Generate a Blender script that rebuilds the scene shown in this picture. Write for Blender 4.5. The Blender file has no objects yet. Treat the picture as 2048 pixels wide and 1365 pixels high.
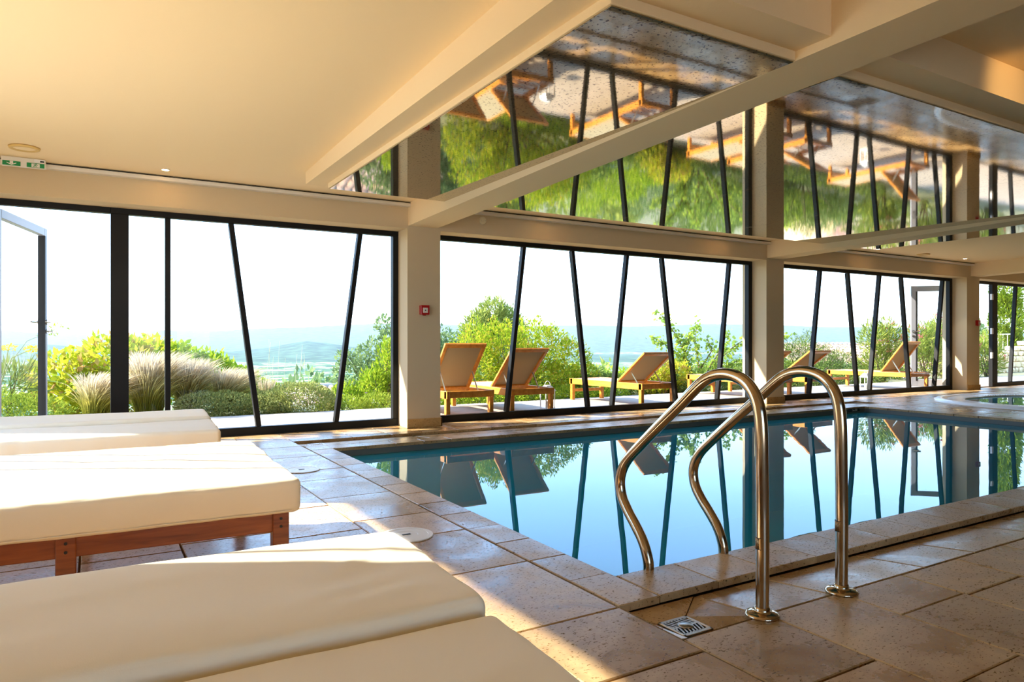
import bpy, bmesh, math, random
import numpy as np
from mathutils import Vector, noise, Matrix

random.seed(7)
C = bpy.context.scene.collection
sc = bpy.context.scene
R = math.radians

# ---------------------------------------------------------------- camera
cd = bpy.data.cameras.new('camera'); cam = bpy.data.objects.new('camera', cd); C.objects.link(cam)
cd.sensor_width = 36.0; cd.lens = 1403.0 / 2048 * 36; cd.clip_start = 0.05; cd.clip_end = 60000
YAW = R(30.73)
cam.location = (0, 0, 1.0); cam.rotation_euler = (R(90), 0, -YAW)
sc.camera = cam

# ---------------------------------------------------------------- world, sun, exposure
sc.view_settings.view_transform = 'Standard'; sc.view_settings.look = 'None'
sc.view_settings.exposure = 1.0; sc.view_settings.gamma = 1.0
sc.view_settings.use_curve_mapping = False
sc.cycles.use_denoising = True
sc.cycles.max_bounces = 14; sc.cycles.diffuse_bounces = 8; sc.cycles.glossy_bounces = 6
sc.cycles.transparent_max_bounces = 24; sc.cycles.volume_bounces = 0
sc.cycles.sample_clamp_indirect = 6.0
sc.cycles.caustics_reflective = False; sc.cycles.caustics_refractive = False
sc.cycles.volume_step_rate = 4.0
W = bpy.data.worlds.new('sky'); sc.world = W; W.use_nodes = True
nt = W.node_tree; nt.nodes.clear()
out = nt.nodes.new('ShaderNodeOutputWorld'); bg = nt.nodes.new('ShaderNodeBackground')
tc = nt.nodes.new('ShaderNodeTexCoord'); sp = nt.nodes.new('ShaderNodeSeparateXYZ'); cr = nt.nodes.new('ShaderNodeValToRGB')
nt.links.new(tc.outputs['Generated'], sp.inputs[0]); nt.links.new(sp.outputs['Z'], cr.inputs[0])
e = cr.color_ramp.elements
e[0].position = 0.0; e[0].color = (0.84, 0.92, 1.0, 1)
e[1].position = 1.0; e[1].color = (0.16, 0.33, 0.72, 1)
for p, c in ((0.08, (0.54, 0.75, 1.0, 1)), (0.22, (0.34, 0.58, 0.95, 1)), (0.45, (0.32, 0.54, 0.92, 1))):
    k = e.new(p); k.color = c
bg.inputs['Strength'].default_value = 3.0
nt.links.new(cr.outputs[0], bg.inputs[0]); nt.links.new(bg.outputs[0], out.inputs[0])
sl = bpy.data.lights.new('sun', 'SUN'); so = bpy.data.objects.new('sun', sl); C.objects.link(so)
sl.energy = 8.5; sl.angle = R(0.7); sl.color = (1.0, 0.93, 0.80)
EL = R(35.6)
tosun = Vector((-0.873 * math.cos(EL), 0.487 * math.cos(EL), math.sin(EL)))
so.rotation_euler = tosun.to_track_quat('Z', 'Y').to_euler()
so.location = (-30, 20, 25)

# ---------------------------------------------------------------- helpers
def tag(o, label=None, cat=None, group=None, kind=None):
    if label: o['label'] = label
    if cat: o['category'] = cat
    if group: o['group'] = group
    if kind: o['kind'] = kind
    return o

def thing(name, loc, label, cat, group=None, rz=0.0):
    o = bpy.data.objects.new(name, None); C.objects.link(o)
    o.empty_display_size = 0.1
    o.location = loc; o.rotation_euler = (0, 0, rz)
    return tag(o, label, cat, group)

class MB:
    """collects boxes, tubes and faces into one mesh"""
    def __init__(s): s.v = []; s.f = []; s.m = []
    def add(s, vs, fs, mi=0):
        n = len(s.v); s.v += [tuple(a) for a in vs]; s.f += [tuple(n + i for i in f) for f in fs]; s.m += [mi] * len(fs); return s
    def box(s, a, b, mi=0, M=None):
        x0, y0, z0 = a; x1, y1, z1 = b
        vs = [(x0,y0,z0),(x1,y0,z0),(x1,y1,z0),(x0,y1,z0),(x0,y0,z1),(x1,y0,z1),(x1,y1,z1),(x0,y1,z1)]
        if M: vs = [tuple(M @ Vector(q)) for q in vs]
        return s.add(vs, [(0,3,2,1),(4,5,6,7),(0,1,5,4),(1,2,6,5),(2,3,7,6),(3,0,4,7)], mi)
    def bbox(s, a, b, c=0.004, mi=0, M=None):
        """box with chamfered edges"""
        x0, y0, z0 = a; x1, y1, z1 = b; vs = []
        c = min(c, (x1-x0)*.3, (y1-y0)*.3, (z1-z0)*.3)
        bm = bmesh.new(); bmesh.ops.create_cube(bm, size=1)
        for q in bm.verts: q.co = Vector(((x0+x1)/2+q.co.x*(x1-x0), (y0+y1)/2+q.co.y*(y1-y0), (z0+z1)/2+q.co.z*(z1-z0)))
        bmesh.ops.bevel(bm, geom=bm.edges[:], offset=c, segments=1, affect='EDGES')
        bm.verts.index_update()
        vs = [(M @ q.co if M else q.co.copy()) for q in bm.verts]; fs = [tuple(q.index for q in f.verts) for f in bm.faces]
        bm.free(); return s.add(vs, fs, mi)
    def beam(s, p, q, w, h, up=(0,0,1), c=0.004, mi=0):
        """rectangular bar from p to q, w across, h along up"""
        p = Vector(p); q = Vector(q); d = (q-p); L = d.length; d.normalize()
        u = Vector(up); r = d.cross(u).normalized(); u = r.cross(d).normalized()
        M = Matrix((( d.x, r.x, u.x, p.x),(d.y, r.y, u.y, p.y),(d.z, r.z, u.z, p.z),(0,0,0,1)))
        return s.bbox((0,-w/2,-h/2),(L,w/2,h/2),c,mi,M) if c else s.box((0,-w/2,-h/2),(L,w/2,h/2),mi,M)
    def tube(s, pts, rad, n=10, mi=0, cap=True):
        pts = [Vector(p) for p in pts]; m = len(pts)
        rs = rad if isinstance(rad, (list, tuple)) else [rad]*m
        vs = []; fs = []; prev = None
        for i, p in enumerate(pts):
            t = (pts[min(i+1, m-1)] - pts[max(i-1, 0)]).normalized()
            if prev is None:
                prev = t.orthogonal().normalized()
            a = (prev - t * prev.dot(t)).normalized(); prev = a; b = t.cross(a)
            for k in range(n):
                w = 2*math.pi*k/n; vs.append(p + (a*math.cos(w) + b*math.sin(w))*rs[i])
        for i in range(m-1):
            for k in range(n):
                fs.append((i*n+k, i*n+(k+1)%n, (i+1)*n+(k+1)%n, (i+1)*n+k))
        if cap: fs += [tuple(range(n-1,-1,-1)), tuple((m-1)*n+k for k in range(n))]
        return s.add(vs, fs, mi)
    def lathe(s, prof, n=24, c=(0,0,0), mi=0):
        vs = []; fs = []; m = len(prof)
        for r, z in prof:
            for k in range(n):
                w = 2*math.pi*k/n; vs.append((c[0]+r*math.cos(w), c[1]+r*math.sin(w), c[2]+z))
        for i in range(m-1):
            for k in range(n): fs.append((i*n+k, i*n+(k+1)%n, (i+1)*n+(k+1)%n, (i+1)*n+k))
        if prof[0][0] > 1e-6: fs.append(tuple(range(n-1,-1,-1)))
        if prof[-1][0] > 1e-6: fs.append(tuple((m-1)*n+k for k in range(n)))
        return s.add(vs, fs, mi)
    def build(s, name, mats, parent=None, org=(0,0,0), smooth=False, loc=None):
        me = bpy.data.meshes.new(name)
        o = Vector(org)
        me.from_pydata([tuple(Vector(v)-o) for v in s.v], [], s.f)
        mats = mats if isinstance(mats, (list, tuple)) else [mats]
        for m in mats: me.materials.append(m)
        if len(mats) > 1: me.polygons.foreach_set('material_index', s.m)
        if smooth: me.shade_smooth()
        me.update()
        ob = bpy.data.objects.new(name, me); C.objects.link(ob)
        if parent: ob.parent = parent
        if loc: ob.location = loc
        return ob

def copy_tree(o, parent=None):
    c = o.copy(); C.objects.link(c)
    if parent: c.parent = parent
    for ch in list(o.children): copy_tree(ch, c)
    return c

# ---------------------------------------------------------------- materials
def newmat(name):
    m = bpy.data.materials.new(name); m.use_nodes = True
    nt = m.node_tree; b = nt.nodes.get('Principled BSDF')
    return m, nt, b
def lin(h):
    h = h.lstrip('#'); c = [int(h[i:i+2], 16)/255 for i in (0,2,4)]
    return tuple((x/12.92 if x <= .04045 else ((x+.055)/1.055)**2.4) for x in c) + (1,)
def plain(name, col, rough=.5, metal=0, bump=0, bscale=80, spec=.5, var=0, vscale=3.0):
    m, nt, b = newmat(name)
    col = col if len(col) == 4 else tuple(col)+(1,)
    b.inputs['Base Color'].default_value = col; b.inputs['Roughness'].default_value = rough
    b.inputs['Metallic'].default_value = metal; b.inputs['Specular IOR Level'].default_value = spec
    if bump or var:
        g = nt.nodes.new('ShaderNodeNewGeometry')
    if var:
        n = nt.nodes.new('ShaderNodeTexNoise'); n.inputs['Scale'].default_value = vscale; n.inputs['Detail'].default_value = 5
        r = nt.nodes.new('ShaderNodeValToRGB')
        r.color_ramp.elements[0].position = .3; r.color_ramp.elements[1].position = .7
        r.color_ramp.elements[0].color = tuple(x*(1-var) for x in col[:3])+(1,)
        r.color_ramp.elements[1].color = tuple(min(1, x*(1+var*.6)) for x in col[:3])+(1,)
        nt.links.new(g.outputs['Position'], n.inputs['Vector']); nt.links.new(n.outputs['Fac'], r.inputs[0]); nt.links.new(r.outputs[0], b.inputs['Base Color'])
    if bump:
        n = nt.nodes.new('ShaderNodeTexNoise'); n.inputs['Scale'].default_value = bscale; n.inputs['Detail'].default_value = 3
        bp = nt.nodes.new('ShaderNodeBump'); bp.inputs['Strength'].default_value = bump; bp.inputs['Distance'].default_value = .003
        nt.links.new(g.outputs['Position'], n.inputs['Vector']); nt.links.new(n.outputs['Fac'], bp.inputs['Height']); nt.links.new(bp.outputs[0], b.inputs['Normal'])
    return m

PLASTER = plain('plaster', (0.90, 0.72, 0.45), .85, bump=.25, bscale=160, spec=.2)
PLASTERSH = plain('shaded_plaster', (0.68, 0.54, 0.34), .85, bump=.25, bscale=160, spec=.2)  # plaster darkened: shade of the backlit window wall put into the colour
CEIL = plain('ceiling_paint', (0.94, 0.76, 0.48), .9, bump=.1, bscale=200, spec=.1)
FRAME = plain('anthracite_frame', (0.007, 0.0065, 0.006), .5, spec=.25)
LEAFFRAME = plain('door_leaf_grey', (0.34, 0.34, 0.38), .4)
WHITE = plain('white_plastic', (0.80, 0.76, 0.68), .4)
STEEL = plain('steel', (0.50, 0.38, 0.25), .12, 1.0)  # warm dark reflections of stone and room put into the base colour
STEELF = plain('satin_steel', (0.50, 0.47, 0.42), .3, 1.0)
RED = plain('red_plastic', (0.45, 0.01, 0.01), .3)
GREEN = plain('sign_green', (0.0, 0.25, 0.06), .4)
BLACK = plain('black', (0.01, 0.01, 0.01), .5)
GOLD = plain('yellow_ring', (0.75, 0.52, 0.18), .5)
LANTERN = plain('lantern_white', (0.85, 0.85, 0.85), .4)
BASEST = plain('grout', (0.30, 0.22, 0.14), .9)

def emit(name, col, s):
    m, nt, b = newmat(name); b.inputs['Base Color'].default_value = col
    b.inputs['Emission Color'].default_value = col; b.inputs['Emission Strength'].default_value = s; return m
LAMP = emit('lamp_glow', (1, .9, .72, 1), 6)

def travertine(name, c0, c1, rough=.22, pits=1.0, hue=.16, sheen=.5):
    m, nt, b = newmat(name); L = nt.links.new
    g = nt.nodes.new('ShaderNodeNewGeometry'); oi = nt.nodes.new('ShaderNodeObjectInfo')
    sc_ = nt.nodes.new('ShaderNodeVectorMath'); sc_.operation = 'MULTIPLY_ADD'
    vv = nt.nodes.new('ShaderNodeCombineXYZ'); mul = nt.nodes.new('ShaderNodeMath'); mul.operation = 'MULTIPLY'; mul.inputs[1].default_value = 37
    L(oi.outputs['Random'], mul.inputs[0])
    for k in range(3): L(mul.outputs[0], vv.inputs[k])
    L(g.outputs['Position'], sc_.inputs[0]); sc_.inputs[1].default_value = (1, 1, 1); L(vv.outputs[0], sc_.inputs[2])
    n1 = nt.nodes.new('ShaderNodeTexNoise'); n1.inputs['Scale'].default_value = 3.2; n1.inputs['Detail'].default_value = 6; n1.inputs['Roughness'].default_value = .62
    n1.inputs['Distortion'].default_value = .6
    n2 = nt.nodes.new('ShaderNodeTexNoise'); n2.inputs['Scale'].default_value = 55; n2.inputs['Detail'].default_value = 4; n2.inputs['Roughness'].default_value = .7
    L(sc_.outputs[0], n1.inputs['Vector']); L(sc_.outputs[0], n2.inputs['Vector'])
    r1 = nt.nodes.new('ShaderNodeValToRGB'); r1.color_ramp.elements[0].position = .32; r1.color_ramp.elements[1].position = .68
    r1.color_ramp.elements[0].color = tuple(c0)+(1,); r1.color_ramp.elements[1].color = tuple(c1)+(1,)
    L(n1.outputs['Fac'], r1.inputs[0])
    # pits
    mp = nt.nodes.new('ShaderNodeMapping'); mp.inputs['Scale'].default_value = (70, 140, 70); L(sc_.outputs[0], mp.inputs['Vector'])
    n3 = nt.nodes.new('ShaderNodeTexNoise'); n3.inputs['Scale'].default_value = 1; n3.inputs['Detail'].default_value = 2; L(mp.outputs[0], n3.inputs['Vector'])
    r3 = nt.nodes.new('ShaderNodeValToRGB'); r3.color_ramp.elements[0].position = .325; r3.color_ramp.elements[1].position = .385
    L(n3.outputs['Fac'], r3.inputs[0])
    mx = nt.nodes.new('ShaderNodeMixRGB'); mx.blend_type = 'MULTIPLY'; mx.inputs[0].default_value = .28
    L(r1.outputs[0], mx.inputs[1]); L(n2.outputs['Fac'], mx.inputs[2])
    mp2 = nt.nodes.new('ShaderNodeMixRGB'); mp2.blend_type = 'MULTIPLY'; mp2.inputs[0].default_value = .6*pits
    L(mx.outputs[0], mp2.inputs[1]); L(r3.outputs[0], mp2.inputs[2])
    hs = nt.nodes.new('ShaderNodeHueSaturation'); mr = nt.nodes.new('ShaderNodeMapRange')
    mr.inputs['To Min'].default_value = 1-hue; mr.inputs['To Max'].default_value = 1+hue
    L(oi.outputs['Random'], mr.inputs[0]); L(mr.outputs[0], hs.inputs['Value']); L(mp2.outputs[0], hs.inputs['Color'])
    L(hs.outputs[0], b.inputs['Base Color'])
    mr2 = nt.nodes.new('ShaderNodeMapRange'); mr2.inputs['To Min'].default_value = rough; mr2.inputs['To Max'].default_value = rough+.22
    mr2.inputs['From Min'].default_value = .35; mr2.inputs['From Max'].default_value = .7
    L(n1.outputs['Fac'], mr2.inputs[0])
    inv = nt.nodes.new('ShaderNodeMath'); inv.operation = 'SUBTRACT'; inv.inputs[0].default_value = 1; L(r3.outputs[0], inv.inputs[1])
    ra = nt.nodes.new('ShaderNodeMath'); ra.operation = 'MULTIPLY_ADD'; ra.inputs[1].default_value = .5; L(inv.outputs[0], ra.inputs[0]); L(mr2.outputs[0], ra.inputs[2]); L(ra.outputs[0], b.inputs['Roughness'])
    sm = nt.nodes.new('ShaderNodeMath'); sm.operation = 'MULTIPLY'; sm.inputs[1].default_value = sheen; L(r3.outputs[0], sm.inputs[0]); L(sm.outputs[0], b.inputs['Specular IOR Level'])
    bp = nt.nodes.new('ShaderNodeBump'); bp.inputs['Strength'].default_value = .15; bp.inputs['Distance'].default_value = .001
    L(r3.outputs[0], bp.inputs['Height']); bp2 = nt.nodes.new('ShaderNodeBump'); bp2.inputs['Strength'].default_value = .12; bp2.inputs['Distance'].default_value = .003
    L(n1.outputs['Fac'], bp2.inputs['Height']); L(bp.outputs[0], bp2.inputs['Normal']); L(bp2.outputs[0], b.inputs['Normal'])
    return m
TRAV = travertine('travertine', (0.36, 0.19, 0.065), (0.68, 0.45, 0.20))
TRAVC = travertine('travertine_coping', (0.38, 0.21, 0.075), (0.70, 0.46, 0.215), rough=.26, hue=.18)
PLINTH = travertine('travertine_plinth', (0.48, 0.26, 0.07), (0.68, 0.44, 0.17), rough=.5)
TERR = plain('terrace_stone', (0.46, 0.38, 0.30), .8, var=.12, vscale=4, bump=.2, bscale=40)

def fabric(name, col):
    m, nt, b = newmat(name); L = nt.links.new
    b.inputs['Base Color'].default_value = col; b.inputs['Roughness'].default_value = .9
    b.inputs['Specular IOR Level'].default_value = .15; b.inputs['Sheen Weight'].default_value = .1
    g = nt.nodes.new('ShaderNodeNewGeometry')
    n = nt.nodes.new('ShaderNodeTexNoise'); n.inputs['Scale'].default_value = 420; n.inputs['Detail'].default_value = 2
    bp = nt.nodes.new('ShaderNodeBump'); bp.inputs['Strength'].default_value = .12; bp.inputs['Distance'].default_value = .0015
    L(g.outputs['Position'], n.inputs['Vector']); L(n.outputs['Fac'], bp.inputs['Height']); L(bp.outputs[0], b.inputs['Normal'])
    return m
CREAM = fabric('cream_fabric', (0.90, 0.81, 0.62, 1))
SLING = plain('mesh_sling', (0.44, 0.36, 0.21), .8, bump=.3, bscale=400)

def wood(name, c0, c1, scale=(3, 40, 40), rough=.35):
    m, nt, b = newmat(name); L = nt.links.new
    t = nt.nodes.new('ShaderNodeTexCoord'); mp = nt.nodes.new('ShaderNodeMapping'); mp.inputs['Scale'].default_value = scale
    n = nt.nodes.new('ShaderNodeTexNoise'); n.inputs['Scale'].default_value = 1; n.inputs['Detail'].default_value = 5; n.inputs['Distortion'].default_value = .5
    r = nt.nodes.new('ShaderNodeValToRGB'); r.color_ramp.elements[0].position = .3; r.color_ramp.elements[1].position = .72
    r.color_ramp.elements[0].color = tuple(c0)+(1,); r.color_ramp.elements[1].color = tuple(c1)+(1,)
    L(t.outputs['Object'], mp.inputs[0]); L(mp.outputs[0], n.inputs['Vector']); L(n.outputs['Fac'], r.inputs[0]); L(r.outputs[0], b.inputs['Base Color'])
    b.inputs['Roughness'].default_value = rough
    bp = nt.nodes.new('ShaderNodeBump'); bp.inputs['Strength'].default_value = .15; bp.inputs['Distance'].default_value = .001
    L(n.outputs['Fac'], bp.inputs['Height']); L(bp.outputs[0], b.inputs['Normal'])
    return m
TEAK = wood('teak', (0.60, 0.21, 0.02), (0.84, 0.37, 0.06), (18, 4, 18))
MAHO = wood('mahogany', (0.16, 0.035, 0.008), (0.36, 0.10, 0.025), (4, 45, 45), .3)

def glassmat(name, tint, refl=1.0):
    m = bpy.data.materials.new(name); m.use_nodes = True; nt = m.node_tree; nt.nodes.clear(); L = nt.links.new
    o = nt.nodes.new('ShaderNodeOutputMaterial'); mx = nt.nodes.new('ShaderNodeMixShader')
    t = nt.nodes.new('ShaderNodeBsdfTransparent'); t.inputs[0].default_value = tint
    g = nt.nodes.new('ShaderNodeBsdfGlossy'); g.inputs['Roughness'].default_value = 0.0; g.inputs[0].default_value = (refl, refl, refl, 1)
    f = nt.nodes.new('ShaderNodeFresnel'); f.inputs[0].default_value = 1.28
    L(f.outputs[0], mx.inputs[0]); L(t.outputs[0], mx.inputs[1]); L(g.outputs[0], mx.inputs[2]); L(mx.outputs[0], o.inputs[0])
    return m
GLASS = glassmat('window_glass', (0.95, 0.97, 0.965, 1))

def watermat():
    m = bpy.data.materials.new('pool_water'); m.use_nodes = True; nt = m.node_tree; nt.nodes.clear(); L = nt.links.new
    o = nt.nodes.new('ShaderNodeOutputMaterial'); mx = nt.nodes.new('ShaderNodeMixShader')
    t = nt.nodes.new('ShaderNodeBsdfTransparent'); t.inputs[0].default_value = (0.50, 0.88, 0.95, 1)
    g = nt.nodes.new('ShaderNodeBsdfGlossy'); g.inputs['Roughness'].default_value = 0.0; g.inputs[0].default_value = (0.80, 0.88, 0.98, 1)
    f = nt.nodes.new('ShaderNodeFresnel'); f.inputs[0].default_value = 1.33
    # light scattered back by the body of the water
    df = nt.nodes.new('ShaderNodeBsdfDiffuse'); df.inputs[0].default_value = (0.02, 0.40, 0.52, 1)
    bd = nt.nodes.new('ShaderNodeMixShader'); bd.inputs[0].default_value = .5; L(t.outputs[0], bd.inputs[1]); L(df.outputs[0], bd.inputs[2])
    ge = nt.nodes.new('ShaderNodeNewGeometry'); n = nt.nodes.new('ShaderNodeTexNoise'); n.inputs['Scale'].default_value = 2.2; n.inputs['Detail'].default_value = 1
    bp = nt.nodes.new('ShaderNodeBump'); bp.inputs['Strength'].default_value = .05; bp.inputs['Distance'].default_value = .012
    L(ge.outputs['Position'], n.inputs['Vector']); L(n.outputs['Fac'], bp.inputs['Height'])
    L(bp.outputs[0], g.inputs['Normal']); L(bp.outputs[0], f.inputs['Normal'])
    L(f.outputs[0], mx.inputs[0]); L(bd.outputs[0], mx.inputs[1]); L(g.outputs[0], mx.inputs[2]); L(mx.outputs[0], o.inputs[0])
    return m
WATER = watermat()
LINER = plain('pool_liner', (0.16, 0.66, 0.80), .5, var=.06, vscale=1.5)
LINERTOP = plain('liner_band', (0.13, 0.135, 0.12), .5)

def mirrormat():
    m, nt, b = newmat('stretched_mirror_film'); L = nt.links.new
    b.inputs['Metallic'].default_value = .86; b.inputs['Roughness'].default_value = .035
    g = nt.nodes.new('ShaderNodeNewGeometry')
    # wind-blown specks of dust on the film
    mp = nt.nodes.new('ShaderNodeMapping'); mp.inputs['Scale'].default_value = (60, 60, 60)
    n = nt.nodes.new('ShaderNodeTexNoise'); n.inputs['Scale'].default_value = 1; n.inputs['Detail'].default_value = 1.5
    r = nt.nodes.new('ShaderNodeValToRGB'); r.color_ramp.elements[0].position = .35; r.color_ramp.elements[1].position = .37
    r.color_ramp.elements[0].color = (0.10, 0.07, 0.05, 1); r.color_ramp.elements[1].color = (0.50, 0.42, 0.29, 1)
    L(g.outputs['Position'], mp.inputs[0]); L(mp.outputs[0], n.inputs['Vector']); L(n.outputs['Fac'], r.inputs[0]); L(r.outputs[0], b.inputs['Base Color'])
    n2 = nt.nodes.new('ShaderNodeTexNoise'); n2.inputs['Scale'].default_value = 45; n2.inputs['Detail'].default_value = 2
    n3 = nt.nodes.new('ShaderNodeTexNoise'); n3.inputs['Scale'].default_value = .9; n3.inputs['Detail'].default_value = 0
    bp = nt.nodes.new('ShaderNodeBump'); bp.inputs['Strength'].default_value = .05; bp.inputs['Distance'].default_value = .001
    bp2 = nt.nodes.new('ShaderNodeBump'); bp2.inputs['Strength'].default_value = .2; bp2.inputs['Distance'].default_value = .004
    L(g.outputs['Position'], n2.inputs['Vector']); L(n2.outputs['Fac'], bp.inputs['Height'])
    L(g.outputs['Position'], n3.inputs['Vector']); L(n3.outputs['Fac'], bp2.inputs['Height']); L(bp.outputs[0], bp2.inputs['Normal'])
    L(bp2.outputs[0], b.inputs['Normal'])
    return m
MIRROR = mirrormat()

LEAFK = dict(leaf_yellow_green=1.6, leaf_bright_green=1.4, leaf_arbutus=1.7, leaf_thyme=1.9, leaf_low_mound=1.5, leaf_round=1.3, leaf_oleander=1.3, leaf_oak=1.2, leaf_cypress=1.4, leaf_hedge=1.15, leaf_pine=1.7)
def leafmat(name, cols, trans=.45):
    kk = LEAFK.get(name, 1); cols = [tuple(min(.9, q*kk) for q in c) for c in cols]
    m = bpy.data.materials.new(name); m.use_nodes = True; nt = m.node_tree; nt.nodes.clear(); L = nt.links.new
    o = nt.nodes.new('ShaderNodeOutputMaterial'); mx = nt.nodes.new('ShaderNodeMixShader'); mx.inputs[0].default_value = trans
    d = nt.nodes.new('ShaderNodeBsdfDiffuse'); t = nt.nodes.new('ShaderNodeBsdfTranslucent')
    g = nt.nodes.new('ShaderNodeNewGeometry'); r = nt.nodes.new('ShaderNodeValToRGB')
    el = r.color_ramp.elements; el[0].color = tuple(cols[0])+(1,); el[1].color = tuple(cols[-1])+(1,)
    for i, c in enumerate(cols[1:-1]):
        k = el.new((i+1)/(len(cols)-1)); k.color = tuple(c)+(1,)
    L(g.outputs['Random Per Island'], r.inputs[0]); L(r.outputs[0], d.inputs[0]); L(r.outputs[0], t.inputs[0])
    L(d.outputs[0], mx.inputs[1]); L(t.outputs[0], mx.inputs[2]); L(mx.outputs[0], o.inputs[0])
    return m
YG = leafmat('leaf_yellow_green', [(0.186,0.248,0.015),(0.31,0.341,0.02),(0.446,0.409,0.03),(0.26,0.31,0.025),(0.372,0.211,0.079),(0.211,0.298,0.02)])
BG = leafmat('leaf_bright_green', [(0.124,0.211,0.015),(0.223,0.31,0.02),(0.322,0.36,0.03),(0.161,0.248,0.025)])
ARB = leafmat('leaf_arbutus', [(0.087,0.161,0.01),(0.198,0.26,0.015),(0.322,0.322,0.02),(0.149,0.223,0.015),(0.384,0.26,0.04)])
OAK = leafmat('leaf_oak', [(0.099,0.149,0.06),(0.174,0.236,0.089),(0.236,0.298,0.109),(0.136,0.198,0.079)])
PINE = leafmat('leaf_pine', [(0.112,0.149,0.03),(0.211,0.236,0.05),(0.26,0.273,0.069)], .25)
THYME = leafmat('leaf_thyme', [(0.087,0.105,0.03),(0.174,0.192,0.06),(0.26,0.26,0.089),(0.149,0.186,0.05)], .25)
MOSS = leafmat('leaf_low_mound', [(0.149,0.211,0.025),(0.26,0.298,0.04),(0.198,0.26,0.03)], .35)
HEDGE = leafmat('leaf_hedge', [(0.062,0.112,0.025),(0.136,0.198,0.04),(0.223,0.273,0.06),(0.112,0.174,0.035)], .3)
JUDAS = leafmat('leaf_round', [(0.149,0.223,0.04),(0.248,0.335,0.06),(0.322,0.384,0.05),(0.186,0.285,0.06)], .5)
OLE = leafmat('leaf_oleander', [(0.112,0.174,0.03),(0.211,0.273,0.05),(0.31,0.322,0.06),(0.161,0.236,0.04)], .35)
CYP = leafmat('leaf_cypress', [(0.062,0.112,0.01),(0.149,0.211,0.015),(0.211,0.26,0.025)], .25)
PINK = leafmat('petal_pink', [(0.75,0.10,0.15),(0.80,0.25,0.25),(0.85,0.35,0.25)], .4)
YEL = leafmat('petal_yellow', [(0.85,0.62,0.02),(0.90,0.70,0.05)], .4)
STEM = plain('stem', (0.16, 0.11, 0.07), .9)
GSTEM = plain('green_stem', (0.30, 0.36, 0.14), .8)

def grassmat():
    m = bpy.data.materials.new('feather_grass'); m.use_nodes = True; nt = m.node_tree; nt.nodes.clear(); L = nt.links.new
    o = nt.nodes.new('ShaderNodeOutputMaterial'); mx = nt.nodes.new('ShaderNodeMixShader'); mx.inputs[0].default_value = .45
    d = nt.nodes.new('ShaderNodeBsdfDiffuse'); t = nt.nodes.new('ShaderNodeBsdfTranslucent')
    tc = nt.nodes.new('ShaderNodeTexCoord'); s = nt.nodes.new('ShaderNodeSeparateXYZ'); r = nt.nodes.new('ShaderNodeValToRGB')
    el = r.color_ramp.elements; el[0].color = (0.24,0.27,0.03,1); el[1].color = (0.66,0.54,0.36,1); el[0].position = .1; el[1].position = .8
    k = el.new(.4); k.color = (0.46,0.42,0.09,1)
    g = nt.nodes.new('ShaderNodeNewGeometry'); hs = nt.nodes.new('ShaderNodeHueSaturation'); mr = nt.nodes.new('ShaderNodeMapRange')
    mr.inputs['To Min'].default_value = .65; mr.inputs['To Max'].default_value = 1.15
    L(g.outputs['Random Per Island'], mr.inputs[0]); L(mr.outputs[0], hs.inputs['Value'])
    L(tc.outputs['Generated'], s.inputs[0]); L(s.outputs['Z'], r.inputs[0]); L(r.outputs[0], hs.inputs['Color'])
    L(hs.outputs[0], d.inputs[0]); L(hs.outputs[0], t.inputs[0])
    L(d.outputs[0], mx.inputs[1]); L(t.outputs[0], mx.inputs[2]); L(mx.outputs[0], o.inputs[0])
    return m
GRASS = grassmat()
ROOFT = plain('roof_tile', (0.62, 0.42, 0.30), .85)
def roofmat():
    m, nt, b = newmat('canal_tile'); L = nt.links.new
    oi = nt.nodes.new('ShaderNodeObjectInfo'); g = nt.nodes.new('ShaderNodeNewGeometry'); ad = nt.nodes.new('ShaderNodeMath'); ad.operation = 'ADD'
    fr = nt.nodes.new('ShaderNodeMath'); fr.operation = 'FRACT'
    L(oi.outputs['Random'], ad.inputs[0]); L(g.outputs['Random Per Island'], ad.inputs[1]); L(ad.outputs[0], fr.inputs[0])
    r = nt.nodes.new('ShaderNodeValToRGB'); el = r.color_ramp.elements
    el[0].color = (0.26,0.15,0.10,1); el[1].color = (0.42,0.33,0.24,1)
    for p, c in ((.3,(0.38,0.24,0.18,1)),(.55,(0.46,0.32,0.25,1)),(.8,(0.44,0.24,0.11,1))):
        k = el.new(p); k.color = c
    L(fr.outputs[0], r.inputs[0]); L(r.outputs[0], b.inputs['Base Color']); b.inputs['Roughness'].default_value = .9
    return m
ROOFT = roofmat()
STONE = plain('dry_stone', (0.74, 0.58, 0.34), .9, var=.2, vscale=6, bump=.4, bscale=30)
SOIL = plain('soil', (0.20, 0.19, 0.09), .95, var=.3, vscale=2)

# ================================================================= STRUCTURE
YF = 7.82       # plane of the glazing frames
YW = 7.54       # inner face of the window wall
XL, XR, YB = -1.40, 22.0, -4.0
PIL = [(3.085, 3.50), (9.20, 9.62), (15.25, 15.74)]
CEILZ = lambda y: 2.585 + 0.022*(YW - y)

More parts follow.
